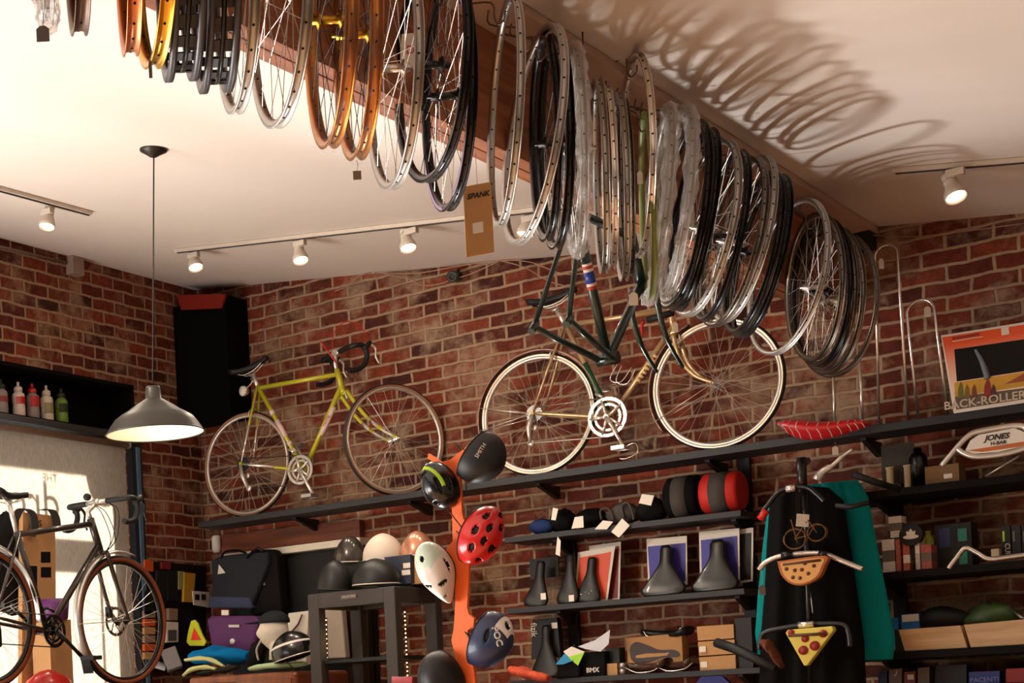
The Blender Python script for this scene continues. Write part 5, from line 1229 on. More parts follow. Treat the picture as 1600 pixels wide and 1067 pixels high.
# ================================================================== short shelves in the middle
FAB = mat('black_fabric', (13, 12, 12), .85, bump=.3, scale=90); GRF = mat('grey_webbing', (74, 68, 64), .8)
def lump(label, px, py, yy, r, m=FAB, seed=0, zt=None, name='folded_glove', group='dark gloves on the short shelf', cat='glove'):
    c = Y(px, py, yy); c.z = zt+r[2]*.96; return solo(name, blob(c, r, seed=seed, amp=.1), m, label, cat, group)
lump('black and blue glove, leftmost on the short shelf', 848, 825, 8.7, (.075, .06, .045), mat('glove_blue', (30, 48, 90), .8), 1, z2)
lump('black glove, second from the left on the short shelf', 880, 815, 8.72, (.07, .07, .065), FAB, 2, z2)
lump('flat black glove, in the middle of the short shelf', 925, 810, 8.74, (.09, .07, .058), FAB, 3, z2)
lump('black glove, with a grey loop, right of the middle', 975, 800, 8.7, (.085, .07, .062), GRF, 4, z2)
lump('bulky black glove, rightmost of the gloves', 1018, 795, 8.7, (.085, .07, .066), FAB, 5, z2)
for pts in ([(940, 812), (938, 798), (948, 794), (956, 803), (958, 813)], [(975, 810), (972, 790), (981, 786), (988, 800), (990, 812)]):
    b = MB(); q = spline([Y(*p, 8.63) for p in pts], 4); b.tube(q, .006, 6); solo('glove_loop', b, GRF, 'grey cuff loop of a glove, '+('left one' if pts[0][0] == 940 else 'right one'), 'strap', 'grey cuff loops')
def card(px, label, yy=8.6, m=CARDW, group='white product tags', name='product_tag'): return slab(name, label, 'tag', px, yy, .0015, m, group)
card([(861, 812), (868, 813), (872, 795), (864, 793)], 'upright white tag, leftmost above the short shelf')
card([(893, 826), (912, 824), (911, 806), (898, 808)], 'white hooked tag, beside the leftmost upright one')
card([(929, 827), (948, 827), (958, 815), (942, 813)], 'slanting white tag, left of the diamond shaped one')
card([(955, 831), (967, 840), (984, 821), (972, 810)], 'white tag hanging like a diamond, over the shelf edge')
card([(998, 786), (1017, 790), (1022, 774), (1003, 772)], 'white tag highest of all, on the bulky glove')
card([(868, 866), (875, 869), (876, 845), (871, 838)], 'narrow white tag hanging below the short shelf')
def rollbag(px0, px1, yt, yb, yy, m1, label):
    a, c = Y(px0, yb, yy), Y(px1, yb-8, yy); top = Y((px0+px1)/2, yt, yy).z; cx = (a.x+c.x)/2; wv = (c.x-a.x)/2; zb_ = z2+.001
    t = thing('handlebar_bag', label, 'bag', (cx, yy, zb_), 'roll shaped bags on the short shelf'); h = (top-zb_)/2; ctr = Vector((cx, yy, zb_+h))
    b = MB(); b.tube([ctr-XU*wv*.95, ctr-XU*wv*.8, ctr+XU*wv*.8, ctr+XU*wv*.95], [h*.8, h*.95, h*.95, h*.8], 24); part('body', b, m1, t)
    b = MB(); b.tube([ctr-XU*wv*.42, ctr+XU*wv*.42], h*.98, 24); part('webbing', b, GRF, t, 'grey centre panel'); return t
rollbag(1045, 1098, 742, 806, 8.76, FAB, 'round black bag with a grey centre, on the short shelf')
rollbag(1100, 1163, 736, 797, 8.76, mat('red_fabric', (196, 34, 22), .6), 'round red bag with a grey centre, on the short shelf')
# third shelf: saddles on cards
def flat_saddle(px, py, yy, L, W, m, label, parent=None, lean=.12, nose=.04, drop=.05, roll=0, zt=None):
    c = Y(px, py, yy); f = (ZU*1+Vector((roll, lean, 0))).normalized()
    if zt is not None: c.z = zt+L/2*f.z+.002
    b = saddle_mesh(c, f, NB, L, W*1.12, nose*1.25, drop, .006, 1.15)
    if parent is not None: return part('saddle', b, m, parent, label)
    return solo('bicycle_saddle', b, m, label, 'saddle', 'saddles on the shelves')
SAD = mat('saddle_black', (8, 7, 7), .45); GEL = mat('saddle_gel', (15, 13, 12), .36, coat=.2)
t = slab('saddle_package', 'black display card behind the leftmost upright saddle', 'package', rect(829, 874, 873, 905)[:], 8.8, .01, PK_B)
flat_saddle(841, 915, 8.69, .255, .135, SAD, 'narrow black saddle, leftmost on the saddle shelf', zt=z3, roll=.12)
flat_saddle(889, 905, 8.7, .28, .12, SAD, 'narrow black saddle, second from left', zt=z3, roll=.05)
for xx, yy_ in ((849, 932), (893, 935)): slab('logo_patch', 'small white square mark on a saddle, '+('left one' if xx == 849 else 'right one'), 'label', rect(xx-4, yy_-5, xx+4, yy_+5), 8.622, .001, CARDW, 'square marks on the black saddles')
OC = mat('card_orange', (222, 78, 34), .5); RC = mat('card_red', (120, 24, 18), .5); BC = mat('card_blue', (54, 48, 150), .5); BC2 = mat('card_blue_dark', (30, 30, 86), .5)
def pack(label, px, inner, mo, yy, name='saddle_package'):
    t = slab(name, label, 'package', px, yy, .006, CARDW, 'saddle packages on cards'); b = MB(); b.prism([Y(*p, yy-.002) for p in inner][::-1], (0, .0015, 0)); part('colour_print', b, mo, t, 'printed colour panel'); return t
pack('dark red saddle card, behind the orange one', [(930, 942), (968, 936), (970, 846), (920, 853)], [(935, 938), (965, 934), (967, 853), (935, 858)], RC, 8.8)
t = pack('orange saddle card, with white border', [(897, 944), (949, 938), (961, 853), (903, 863)], [(899, 941), (946, 935), (955, 862), (906, 871)], OC, 8.76)
flat_saddle(921, 905, 8.72, .25, .14, SAD, 'black saddle with four bright dots, on the orange card', zt=z3, roll=.12, drop=.06)
for k, (a_, e_) in enumerate(((908, 929), (915, 925), (920, 927), (924, 923))):
    b = MB(); b.ball(Y(a_, e_, 8.665), .0035, nu=8, nv=6); solo('saddle_rivet', b, CHROME, ['first','second','third','fourth'][k]+' bright dot from the left on the orange card saddle', 'rivet', 'bright dots on the saddle')
pack('dark card, rightmost behind the blue saddle cards', [(1150, 912), (1176, 908), (1177, 824), (1150, 828)], [(1152, 908), (1173, 905), (1174, 832), (1152, 835)], BLACK, 8.82)
pack('left blue saddle card, with white header', [(1013, 920), (1074, 913), (1073, 837), (1010, 842)], [(1016, 915), (1071, 908), (1071, 848), (1012, 854)], BC, 8.78)
pack('right blue saddle card, with white header', [(1094, 915), (1156, 906), (1155, 825), (1092, 831)], [(1097, 910), (1153, 902), (1152, 837), (1095, 844)], BC, 8.78)
flat_saddle(1038, 890, 8.69, .275, .235, GEL, 'wide glossy cushion saddle, left one of two', zt=z3, drop=.09, nose=.05, lean=.25)
flat_saddle(1119, 880, 8.69, .275, .235, GEL, 'wide glossy cushion saddle, right one of two', zt=z3, drop=.09, nose=.065, lean=.25)
# lowest shelf
b = MB(); b.prism([Y(*p, 8.74) for p in ((830, 1030), (876, 1026), (870, 965), (832, 968))][::-1], (0, .05, 0)); b2 = solo('saddle_box', b, PK_B, 'tall black box with white upright letters, on the lowest shelf', 'box')
lettering("fizik", .05, Y(834, 984, 8.735), ZU*-1, NB, CARDW, b2, .0006)
slab('box_label', 'white square sticker on the tall black box', 'label', rect(862, 973, 871, 982), 8.735, .001, CARDW)
flat_saddle(852, 1010, 8.69, .30, .16, SAD, 'long black saddle standing on the lowest shelf', zt=z4, drop=.05)
cloth('tie_dye_cloth', 'red and orange tie dye cloth at the left end of the lowest shelf', [(797, 1046), (812, 1050), (830, 1054), (858, 1060)], 8.52, .030, mat('tie_dye', (208, 90, 66), .8, var=.6, scale=60), seed=6)
t = slab('head_cover_pack', 'black folded cap on a white, blue and green card', 'package', [(867, 1060), (905, 1058), (906, 1020), (872, 1036)], 8.6, .08, FAB, bevel=.01)
for px_, m_ in (([(868, 1038), (883, 1020), (896, 1032), (880, 1038)], mat('card_cyan', (0, 130, 180), .5)), ([(880, 1018), (893, 1010), (913, 1018), (906, 1026), (893, 1030)], CARDW), ([(893, 1032), (913, 1019), (903, 1040), (888, 1026)], mat('card_green', (160, 220, 30), .5)), ([(903, 1010), (930, 1000), (953, 984), (951, 1006), (938, 1018), (915, 1014)], mat('card_silver', (200, 204, 210), .5))):
    b = MB(); b.prism([Y(*p, 8.59-.004*random.random()) for p in px_][::-1], (0, .002, 0)); part('card_panel', b, m_, t, 'coloured card panel')
t = slab('black_case', 'black zipped case with white letters, on the lowest shelf', 'case', [(908, 1058), (946, 1056), (945, 1017), (912, 1019)], 8.64, .10, FAB, bevel=.006)
lettering('BMX', .035, Y(926, 1047, 8.635), XU, NB, CARDW, t, .0006, bold=.001)
slab('small_carton', 'small kraft carton beside the black case', 'box', rect(947, 1037, 965, 1057), 8.66, .08, KRAFT)
slab('dark_box', 'dark box above the small kraft carton', 'box', rect(947, 1013, 968, 1036), 8.7, .08, mat('dkgreenbox', (26, 30, 24), .6))
t = slab('saddle_carton', 'kraft box printed with a dark saddle outline', 'box', [(981, 1040), (1067, 1033), (1065, 989), (979, 997)], 8.74, .09, KRAFT)
sp_ = spline([Y(*p, 8.736) for p in ((986, 1030), (984, 1012), (994, 1003), (1012, 1008), (1030, 1015), (1052, 1015), (1061, 1020), (1059, 1026), (1035, 1028), (1015, 1034), (997, 1038), (986, 1030))], 4)
b = MB(); b.prism(sp_[::-1], (0, .002, 0)); part('printed_saddle', b, mat('print_brown', (66, 52, 50), .6), t, 'dark printed saddle')
b = MB(); b.prism(spline([Y(*p, 8.734) for p in ((994, 1024), (1010, 1021), (1040, 1020), (1044, 1018), (1042, 1024), (1012, 1027), (994, 1028), (994, 1024))], 2)[::-1], (0, .001, 0)); part('printed_slot', b, KRAFT, t, 'tan slot')
b = saddle_mesh(Y(1040, 986, 8.78), (-1, .1, .05), ZU, .27, .14, .04, .05); s_ = solo('bicycle_saddle', b, SAD, 'black saddle lying on top of the kraft saddle box', 'saddle', 'saddles on the shelves')
b = MB(); 
for q in (-1, 1): b.tube(spline([Y(1005, 985, 8.78+q*.02), Y(1015, 995, 8.78+q*.02), Y(1050, 988, 8.78+q*.02), Y(1066, 980, 8.78+q*.02)], 3), .003, 5)
part('saddle_rail', b, CHROME, s_)
for xx, lb_ in ((1010, 'left brown glossy saddle, in front of the kraft box'), (1058, 'right brown glossy saddle, in front of the kraft box')):
    c = Y(xx, 1048, 8.66); c.z = z4+.052; b = saddle_mesh(c, (-1, .1, .0), ZU, .25 if xx == 1010 else .2, .14, .04, .055); s_ = solo('bicycle_saddle', b, mat('brown_leather', (64, 40, 28), .25, coat=.4), lb_, 'saddle', 'saddles on the shelves')
    b = MB(); b.tube(spline([c+Vector((-.1, -.05, -.01)), c+Vector((-.03, -.06, -.045)), c+Vector((.06, -.06, -.04)), c+Vector((.1, -.05, -.01))], 3), .003, 5); part('saddle_rail', b, CHROME, s_)
for k in range(2):
    b = MB(); c = Y(974, 1056, 8.64); b.lathe([(0, 0), (.021, 0), (.021, .026), (.019, .03), (0, .03)], Vector((c.x, 8.64, z4+.0005+k*.031)), n=18); solo('small_tin', b, SILVERM, ['lower', 'upper'][k]+' small silver tin on the lowest shelf', 'tin', 'small silver tins')
for k in range(3):
    t = slab('kraft_box', ['bottom', 'middle', 'top'][k]+' one of three stacked kraft boxes', 'box', [(1094-k*1.8, 1049-k*24), (1150-k*1.5, 1045-k*24), (1149-k*1.5, 1023-k*24), (1092-k*1.8, 1027-k*24)], 8.64+.004*k, .18, KRAFT, 'three stacked kraft boxes', bevel=.001)
    if k < 2: b = MB(); b.prism([Y(*p, 8.637) for p in rect(1095-k*2, 1034-k*24, 1105-k*2, 1043-k*24)][::-1], (0, .002, 0)); part('label', b, CARDW, t, 'small white label')
b = MB(); b.tube([Y(1120, 1004, 8.35), Y(1150, 1014, 8.3), Y(1215, 1045, 8.2)], .024, 14); b.tube([Y(1119, 1003.5, 8.352), Y(1120, 1004, 8.35)], .02, 14); solo('black_post', b, BLACK, 'thick black tube pointing left in front of the kraft boxes', 'tube')
b = MB(); c = Y(1165, 974, 8.7); b.bb((Y(1152, 970, 8.7).x, 8.66, z4), (Y(1178, 970, 8.7).x, 8.82, Y(1165, 965, 8.66).z)); solo('dark_carton', b, PK_B, 'tall black carton right of the kraft boxes', 'box')
b = MB(); b.box(Y(1120, 975-3, 8.76), (.02, .04, .02)); 
slab('blue_package', 'blue package below the lowest shelf, at the picture edge', 'package', [(1088, 1067), (1140, 1067), (1128, 1056), (1096, 1056)], 8.7, .03, mat('royal_blue', (24, 36, 150), .5))

# ================================================================== jackets and handlebars in the middle right
def drape(name, label, rows, yy, th, m, amp=.02, waves=5, seed=0, cat='jacket'):
    n = 26; b = MB(); rings = []; K = 12
    rr = []
    for i in range(len(rows)-1):
        for k in range(K): t = k/K; rr.append([rows[i][j]*(1-t)+rows[i+1][j]*t for j in range(4)])
    rr.append(rows[-1])
    for i, (xl, yl, xr, yr) in enumerate(rr):
        t = i/(len(rr)-1); A, B_ = Y(xl, yl, yy), Y(xr, yr, yy); front = []; back = []
        for j in range(n+1):
            q = j/n; p = lerp(A, B_, q); edge = math.sin(PI*q)**.5
            off = amp*(.3+.7*t)*math.sin(q*waves*2*PI+seed+t*1.5)+amp*.5*math.sin(q*waves*4.7+seed*2)
            front.append(p+Vector((0, -th*edge-off*edge, 0))); back.append(p+Vector((0, th*edge*.6+.002, 0)))
        rings.append(front+back[::-1])
    b.loft(rings); return solo(name, b, m, label, cat)
t = drape('teal_jacket', 'teal jacket hanging behind the black one', [(1215, 765, 1340, 750), (1200, 790, 1356, 775), (1192, 850, 1370, 850), (1184, 930, 1386, 930), (1180, 990, 1399, 1000), (1186, 1040, 1395, 1030)], 8.4, .05, TEAL, .022, 6, 1)
drape('black_jacket', 'black jacket with a front zip, in front of the teal one', [(1225, 760, 1295, 762), (1203, 780, 1318, 782), (1198, 850, 1330, 860), (1194, 930, 1340, 930), (1188, 1000, 1350, 1000), (1186, 1080, 1354, 1080)], 8.26, .07, mat('jacket_black', (7, 6, 6), .9), .02, 4, 2)
b = MB(); b.tube(spline([Y(1264, 912, 8.15), Y(1268, 940, 8.15), Y(1270, 958, 8.15)], 4), .003, 5); solo('jacket_zip', b, SILVERM, 'short pale zip on the black jacket', 'zip')
b = MB(); b.tube([Y(1252, 715, 8.1), Y(1254, 770, 8.1)], .022, 12); b.tube([Y(1254, 765, 8.1), Y(1257, 810, 8.1)], .006, 8); b.tube([Y(1250, 730, 8.1), Y(1262, 720, 8.5)], .016, 10); b.tube([Y(1258, 765, 8.1), Y(1266, 1067, 8.1)], .012, 8)
solo('display_pole', b, BLACKG, 'black upright pole holding three handlebars before the jackets', 'pole')
def bar(pts, m, label, r=.0115, yy=8.08, clampm=BLACKG, grips=None):
    t = thing('handlebar', label, 'handlebar', tuple(Y(*pts[len(pts)//2], yy)), 'handlebars on the black pole')
    b = MB(); b.tube(spline([Y(*p, yy) for p in pts], 6), r, 10); part('bar', b, m, t); return t
t = bar([(1191, 800), (1203, 785), (1218, 768), (1240, 761), (1262, 762), (1276, 772), (1288, 784)], BLACKG, 'black handlebar, highest on the pole, with a red end')
b = MB(); b.tube([Y(1187, 811, 8.07), Y(1198, 797, 8.07)], .017, 12); part('grip', b, REDM, t, 'red end grip')
b = MB(); b.lathe([(0, -.02), (.017, -.02), (.017, .02), (0, .02)], Y(1236, 763, 8.07), XU, 14); part('clamp', b, CHROME, t, 'bright clamp')
b = MB(); b.tube([Y(1306, 790, 8.08), Y(1328, 792, 8.08), Y(1358, 785, 8.1)], .012, 8); part('grip', b, BLACK, t)
t = bar([(1186, 890), (1196, 879), (1215, 870), (1240, 866), (1270, 864), (1290, 866), (1315, 876), (1348, 889)], CHROME, 'chrome handlebar, with the round cookie bag', .0125)
b = MB(); b.tube([Y(1222, 868, 8.07), Y(1238, 866, 8.07)], .018, 12); part('clamp', b, BLACKG, t); b = MB(); b.tube([Y(1280, 864, 8.07), Y(1292, 868, 8.07)], .018, 12); part('clamp', b, BLACKG, t)
t = bar([(1186, 1015), (1190, 995), (1200, 986), (1235, 979), (1260, 976), (1290, 974), (1318, 976), (1326, 990), (1328, 1010)], mat('bar_grey', (60, 60, 62), .35, .6), 'grey handlebar, lowest on the pole, with the pizza bag')
b = MB(); b.tube([Y(1248, 977, 8.065), Y(1272, 975, 8.065)], .016, 12); part('clamp', b, CHROME, t, 'bright clamp')
# cookie bag
CO = mat('cookie_tan', (220, 164, 94), .7, var=.1); COE = mat('cookie_edge', (172, 96, 40), .7); CHP = mat('chip_brown', (92, 52, 28), .6)
cyk = 8.02; po = spline([Y(*p, cyk) for p in ((1214, 877), (1288, 868), (1288, 885), (1278, 903), (1255, 914), (1235, 912), (1220, 898), (1214, 877))], 5)
b = MB(); b.prism(po[::-1], (0, .045, 0)); t = solo('cookie_bag', b, COE, 'round cookie shaped bag with brown chips on the chrome handlebar', 'bag', bevel=.006)
cc = sum(po, Vector())/len(po); b = MB(); b.prism([cc+(p-cc)*.86+NB*.003 for p in po][::-1], (0, .004, 0)); part('front_panel', b, CO, t)
b = MB(); b.tube([Y(1223, 882, cyk-.005), Y(1282, 875, cyk-.005)], .006, 6); part('zip', b, CHP, t, 'brown zip')
for px_, py_ in ((1229, 889), (1242, 891), (1253, 890), (1272, 884), (1263, 896), (1239, 902), (1250, 903), (1258, 880)):
    b = MB(); b.lathe([(0, 0), (.009, 0), (.009, .003), (0, .004)], Y(px_, py_, cyk-.002), NB, 8); part('chip', b, CHP, t)
# pizza bag
PZ = mat('pizza_yellow', (226, 206, 88), .6); PZ2 = mat('pepperoni', (150, 28, 26), .5); 
po = [Y(*p, cyk) for p in ((1227, 989), (1230, 984), (1300, 978), (1303, 984), (1261, 1040), (1256, 1040))]
b = MB(); b.prism(po[::-1], (0, .045, 0)); t = solo('pizza_bag', b, PZ, 'pizza slice shaped bag with red pepperoni on the lowest handlebar', 'bag', bevel=.005)
b = MB(); b.tube([Y(1232, 993, cyk-.005), Y(1292, 990, cyk-.005)], .007, 6); part('zip', b, CHP, t, 'brown zip')
for px_, py_, r_ in ((1255, 1016, .021), (1273, 1009, .022), (1236, 988, .014), (1286, 990, .018), (1258, 998, .016)):
    b = MB(); b.lathe([(0, 0), (r_, 0), (r_, .003), (0, .004)], Y(px_, py_, cyk-.002), NB, 18); part('pepperoni', b, PZ2, t, 'red pepperoni slice')
tagcard(1254, 813, 8.03, 1, .058, .058, .02, 'cream square tag before the twig bicycle ornament', CARDW, -.12, 'sq')
tagcard(1191, 922, 8.05, 1, .03, .046, .07, 'grey tag hanging from the chrome handlebar end', GT)
TW = mat('twig', (110, 76, 44), .8); rnd = random.Random(5)
b = MB()
for cx_, cy_, rr_ in ((1242, 842, .048), (1276, 832, .04)):
    c = Y(cx_, cy_, 8.04)
    for k in range(3): b.tube([c+Vector((math.cos(a)*rr_*(1+.06*k), .004*k, math.sin(a)*rr_*(1-.05*k))) for a in [2*PI*j/18 for j in range(18)]], .0025, 5, closed=True)
for q in (((1242, 842), (1260, 815)), ((1276, 832), (1262, 812)), ((1242, 842), (1264, 836)), ((1236, 812), (1246, 848)), ((1264, 836), (1274, 818))): b.tube([Y(*q[0], 8.04), Y(*q[1], 8.04)], .003, 5)
solo('twig_ornament', b, TW, 'little bicycle ornament of brown twigs hanging on the pole', 'ornament')
cloth('patterned_cloth', 'brown patterned cloth left of the pizza bag', [(1192, 1004), (1202, 1010), (1210, 1022), (1222, 1040)], 8.05, .03, mat('pattern_brown', (110, 62, 44), .8, var=.9, scale=90), seed=8)
# silver lever and black tube above the jackets
b = MB(); q = spline([Y(*p, 8.25) for p in ((1277, 750), (1284, 738), (1300, 728), (1318, 712), (1332, 702))], 4); b.tube(q, [.022]*4+[.017]*4+[.011]*4+[.007]*5, 10); solo('crank_arm', b, SILVER, 'silver lever pointing up right above the jackets', 'lever')
b = MB(); b.tube([Y(1333, 741, 8.25), Y(1365, 752, 8.3), Y(1405, 765, 8.4)], .016, 12); solo('black_bar', b, BLACK, 'black bar end jutting left from the right shelves', 'bar')
tagcard(1305, 704, 8.2, 1, .028, .040, .02, 'small white tag under the red banana seat')
# red banana seat
RS = mat('banana_red', (196, 26, 34), .35, coat=.4)
top_ = [(1223, 662), (1232, 655), (1250, 656), (1280, 659), (1310, 658), (1335, 655), (1352, 655), (1358, 661)]
bot_ = [(1223, 668), (1236, 680), (1255, 687), (1280, 688), (1305, 683), (1330, 675), (1350, 669), (1358, 664)]
b = MB(); rings = []; n = 24
for i in range(n+1):
    t_ = i/n*(len(top_)-1); k = min(int(t_), len(top_)-2); q = t_-k
    a = lerp(Y(*top_[k], 8.4), Y(*top_[k+1], 8.4), q); c = lerp(Y(*bot_[k], 8.4), Y(*bot_[k+1], 8.4), q); mid_ = (a+c)/2; h_ = max(.004, (a.z-c.z)/2); wd_ = .10*(1-(i/n)**2*.5)
    rings.append([mid_+Vector((0, -math.cos(2*PI*j/14)*wd_*(.5 if math.sin(2*PI*j/14) < 0 else 1), math.sin(2*PI*j/14)*h_*(1 if math.sin(2*PI*j/14) > 0 else 1))) for j in range(14)])
b.loft(rings); t = solo('banana_seat', b, RS, 'long red banana seat with white ribs on the shelf', 'saddle')
for k in range(11):
    f_ = (k+1.0)/12.5; i = int(f_*n); pts = [rings[i][j]+(rings[i][j]-sum(rings[i], Vector())/14)*.02 for j in (10, 11, 12, 13, 0, 1)]
    b = MB(); b.tube([rings[i][j] for j in (11, 12, 13, 0, 1, 2)], .0022, 5); part('rib', b, WHITE, t, 'white rib')
# sissy bars standing on the shelf
def ubar(lx0, ly0, lx1, ly1, rx0, ry0, rx1, ry1, topy, label, yy=8.78):
    A, B_, Cc, D = Y(lx1, ly1, yy), Y(lx0, ly0, yy), Y(rx0, ry0, yy), Y(rx1, ry1, yy); A.z = D.z = zB+.002
    r = (Cc.x-B_.x)/2; ctr = (B_+Cc)/2; b = MB(); b.tube([A, B_]+[ctr+XU*(-r*math.cos(a))+ZU*(r*1.0*math.sin(a)) for a in [PI*k/12 for k in range(1, 12)]]+[Cc, D], .0065, 8); solo('sissy_bar', b, CHROME, label, 'chrome bar', 'chrome bars standing on the right shelf')
ubar(1367, 400, 1374, 675, 1402, 398, 1420, 668, 378, 'tall chrome hoop, left of the shorter one')
ubar(1417, 490, 1436, 665, 1460, 486, 1482, 662, 472, 'shorter chrome hoop, beside the orange box')
for a_, l_ in (((1301, 560, 1304, 665), 'left straight chrome rod behind the red banana seat'), ((1342, 540, 1348, 660), 'right straight chrome rod behind the red banana seat')):
    b = MB(); q1 = Y(a_[2], a_[3], 8.75); q1.z = zB+.001; b.tube([Y(a_[0], a_[1], 8.75), q1], .0065, 8); solo('chrome_rod', b, CHROME, l_, 'chrome bar', 'straight chrome rods')
tagcard(1377, 412, 8.74, 1, .024, .05, .04, 'white tag in the tall chrome hoop')
tagcard(1449, 487, 8.74, 1, .032, .05, .02, 'white tag in the shorter chrome hoop')

# ------------------------------------------------------------------ orange roller box
by = 8.54
def quadY(pts, yy): return [Y(*p, yy) for p in pts]
t = slab('product_box', 'large orange box with a black window and road picture, on the right shelf', 'box', [(1490, 646), (1650, 622), (1632, 498), (1470, 524)], by, .30, CARDW, bevel=.002)
def face(px, m, nm, lb_, dy): b = MB(); b.prism(quadY(px, by-dy)[::-1], (0, .0012, 0)); return part(nm, b, m, t, lb_)
def grad_mat():
    m = bpy.data.materials.new('box_print'); m.use_nodes = True; nt = m.node_tree; b = nt.nodes['Principled BSDF']
    g = nt.nodes.new('ShaderNodeNewGeometry'); s = nt.nodes.new('ShaderNodeSeparateXYZ'); r = nt.nodes.new('ShaderNodeMapRange'); cr = nt.nodes.new('ShaderNodeValToRGB')
    z0_, z1_ = Y(1490, 640, by).z, Y(1475, 540, by).z
    r.inputs['From Min'].default_value = z0_+.08; r.inputs['From Max'].default_value = z1_
    cr.color_ramp.elements[0].color = rgb((236, 214, 190)); cr.color_ramp.elements[1].color = rgb((226, 84, 26))
    nt.links.new(g.outputs['Position'], s.inputs[0]); nt.links.new(s.outputs['Z'], r.inputs[0]); nt.links.new(r.outputs[0], cr.inputs[0]); nt.links.new(cr.outputs[0], b.inputs['Base Color']); return m
face([(1493, 641), (1650, 617), (1634, 502), (1472, 527)], grad_mat(), 'printed_face', 'orange printed front', .002)
face([(1495, 596), (1650, 572), (1641, 524), (1491, 546)], BLACKG, 'black_window', 'black picture window', .004)
face([(1492, 620), (1650, 596), (1647, 574), (1491, 598)], mat('print_field', (196, 148, 44), .6, var=.35, scale=25), 'printed_field', 'yellow field print', .003)
face([(1494, 640), (1650, 616), (1649, 600), (1492, 620)], mat('print_road', (96, 78, 66), .6), 'printed_road', 'grey brown road print', .0035)
for x_, w__, h__, m_ in ((1501, 9, 26, (96, 104, 40)), (1511, 8, 22, (120, 90, 34)), (1522, 8, 22, (110, 60, 30)), (1543, 12, 32, (130, 36, 28)), (1552, 9, 22, (80, 30, 24))):
    face([(x_-w__/2, 622), (x_+w__/2, 621), (x_+w__*.35, 621-h__*.7), (x_, 622-h__), (x_-w__*.4, 621-h__*.6)], mat('print_fig%d' % x_, m_, .6, var=.3, scale=80), 'printed_figure', 'small dark printed figure', .005)
face([(1570, 600), (1650, 588), (1650, 566), (1610, 578)], mat('print_hill', (150, 72, 36), .6), 'printed_hill', 'brown hill print', .0045)
face([(1565, 524), (1577, 522), (1576, 511), (1564, 513)], CARDW, 'price_sticker', 'white sticker', .004)
b = MB(); q = spline([Y(*p, by-.006) for p in ((1524, 546), (1533, 562), (1540, 580), (1543, 592))], 4); b.tube(q, [.006, .007, .008, .009, .010, .011, .012, .013, .013, .013, .013, .013, .013], 6); part('window_curve', b, mat('pic_light', (110, 120, 126), .4), t, 'grey curved shape printed in the black window')  # grey curved shape lying on the black window
lettering('BACK-ROLLER', .052, Y(1538, 626, by-.006), XU, NB, mat('letter_grey', (200, 186, 160), .5), t, .0006, bold=.0008)
face([(1488, 531), (1530, 524), (1530, 520), (1488, 527)], mat('print_dkorange', (150, 40, 14), .6), 'printed_line', 'dark printed line', .0045)
face([(1488, 534), (1536, 526), (1536, 525), (1488, 533)], CARDW, 'printed_line', 'pale printed line', .0045)

# ------------------------------------------------------------------ loop handlebar with card
jy = 8.4
t = thing('loop_handlebar', 'silver loop handlebar with a white and orange card', 'handlebar', tuple(Y(1540, 712, jy)))
b = MB(); b.tube(spline([Y(*p, jy) for p in ((1471, 728), (1500, 694), (1512, 682), (1524, 675), (1555, 669), (1585, 665), (1602, 668), (1618, 690), (1600, 701), (1570, 709), (1540, 713), (1520, 713), (1506, 708), (1496, 701))], 6), .0125, 12); part('bar', b, SILVER, t)
b = MB(); b.prism(quadY([(1508, 704), (1520, 709), (1560, 706), (1612, 694), (1614, 680), (1585, 669), (1530, 679), (1516, 688)], jy)[::-1], (0, .003, 0)); part('card', b, CARDW, t)
b = MB(); b.prism(quadY([(1511, 704), (1535, 706), (1612, 695), (1612, 688), (1560, 696)], jy-.002)[::-1], (0, .0015, 0)); part('orange_strip', b, mat('strip_orange', (186, 104, 44), .6), t, 'orange strip')
lettering('JONES', .034, Y(1557, 683, jy-.003), XU, NB, BLACK, t, .0006, shear=.3, bold=.001); lettering('H-BAR', .022, Y(1560, 692, jy-.003), XU, NB, mat('print_dk', (60, 50, 46), .6), t, .0005, bold=.0005)
t = slab('grip_card', 'olive card behind the two pale grips', 'card', [(1379, 758), (1432, 752), (1428, 690), (1376, 697)], 8.7, .004, mat('olive_card', (58, 50, 38), .7))
PALE = mat('pale_grip', (196, 178, 140), .6)
for x_, l_ in ((1391, 'left pale ribbed grip on the right shelf'), (1419, 'right pale ribbed grip on the right shelf')):
    c = Y(x_, 752, 8.66); c.z = zr1; b = MB(); prof = [(0, 0)]
    for k in range(14): prof += [(.0155, .004+k*.008), (.0165, .008+k*.008)]
    prof += [(.019, .118), (.019, .124), (0, .124)]; b.lathe(prof, c, n=18); solo('handlebar_grip', b, PALE, l_, 'grip', 'pale grips')
b = MB(); c = Y(1436, 755, 8.68); c.z = zr1; b.lathe([(0, 0), (.04, 0), (.04, .15), (.03, .17), (.018, .18), (.018, .20), (0, .20)], c, n=20); solo('black_bottle', b, BLACKG, 'black bottle between the grips and the kraft box', 'bottle')
slab('kraft_box', 'dusty kraft box with a white label, under the loop handlebar', 'box', rect(1446, 730, 1499, 757), 8.54, .12, mat('kraft_dark', (128, 100, 72), .8))
slab('box_label', 'white label on the dusty kraft box', 'label', rect(1475, 741, 1488, 748), 8.538, .001, CARDW)
b = MB(); b.tube([Y(1540, 744, 8.4), Y(1592, 713, 8.4)], .005, 8); solo('thin_rod', b, SILVERM, 'thin grey rod leaning below the loop handlebar', 'rod')

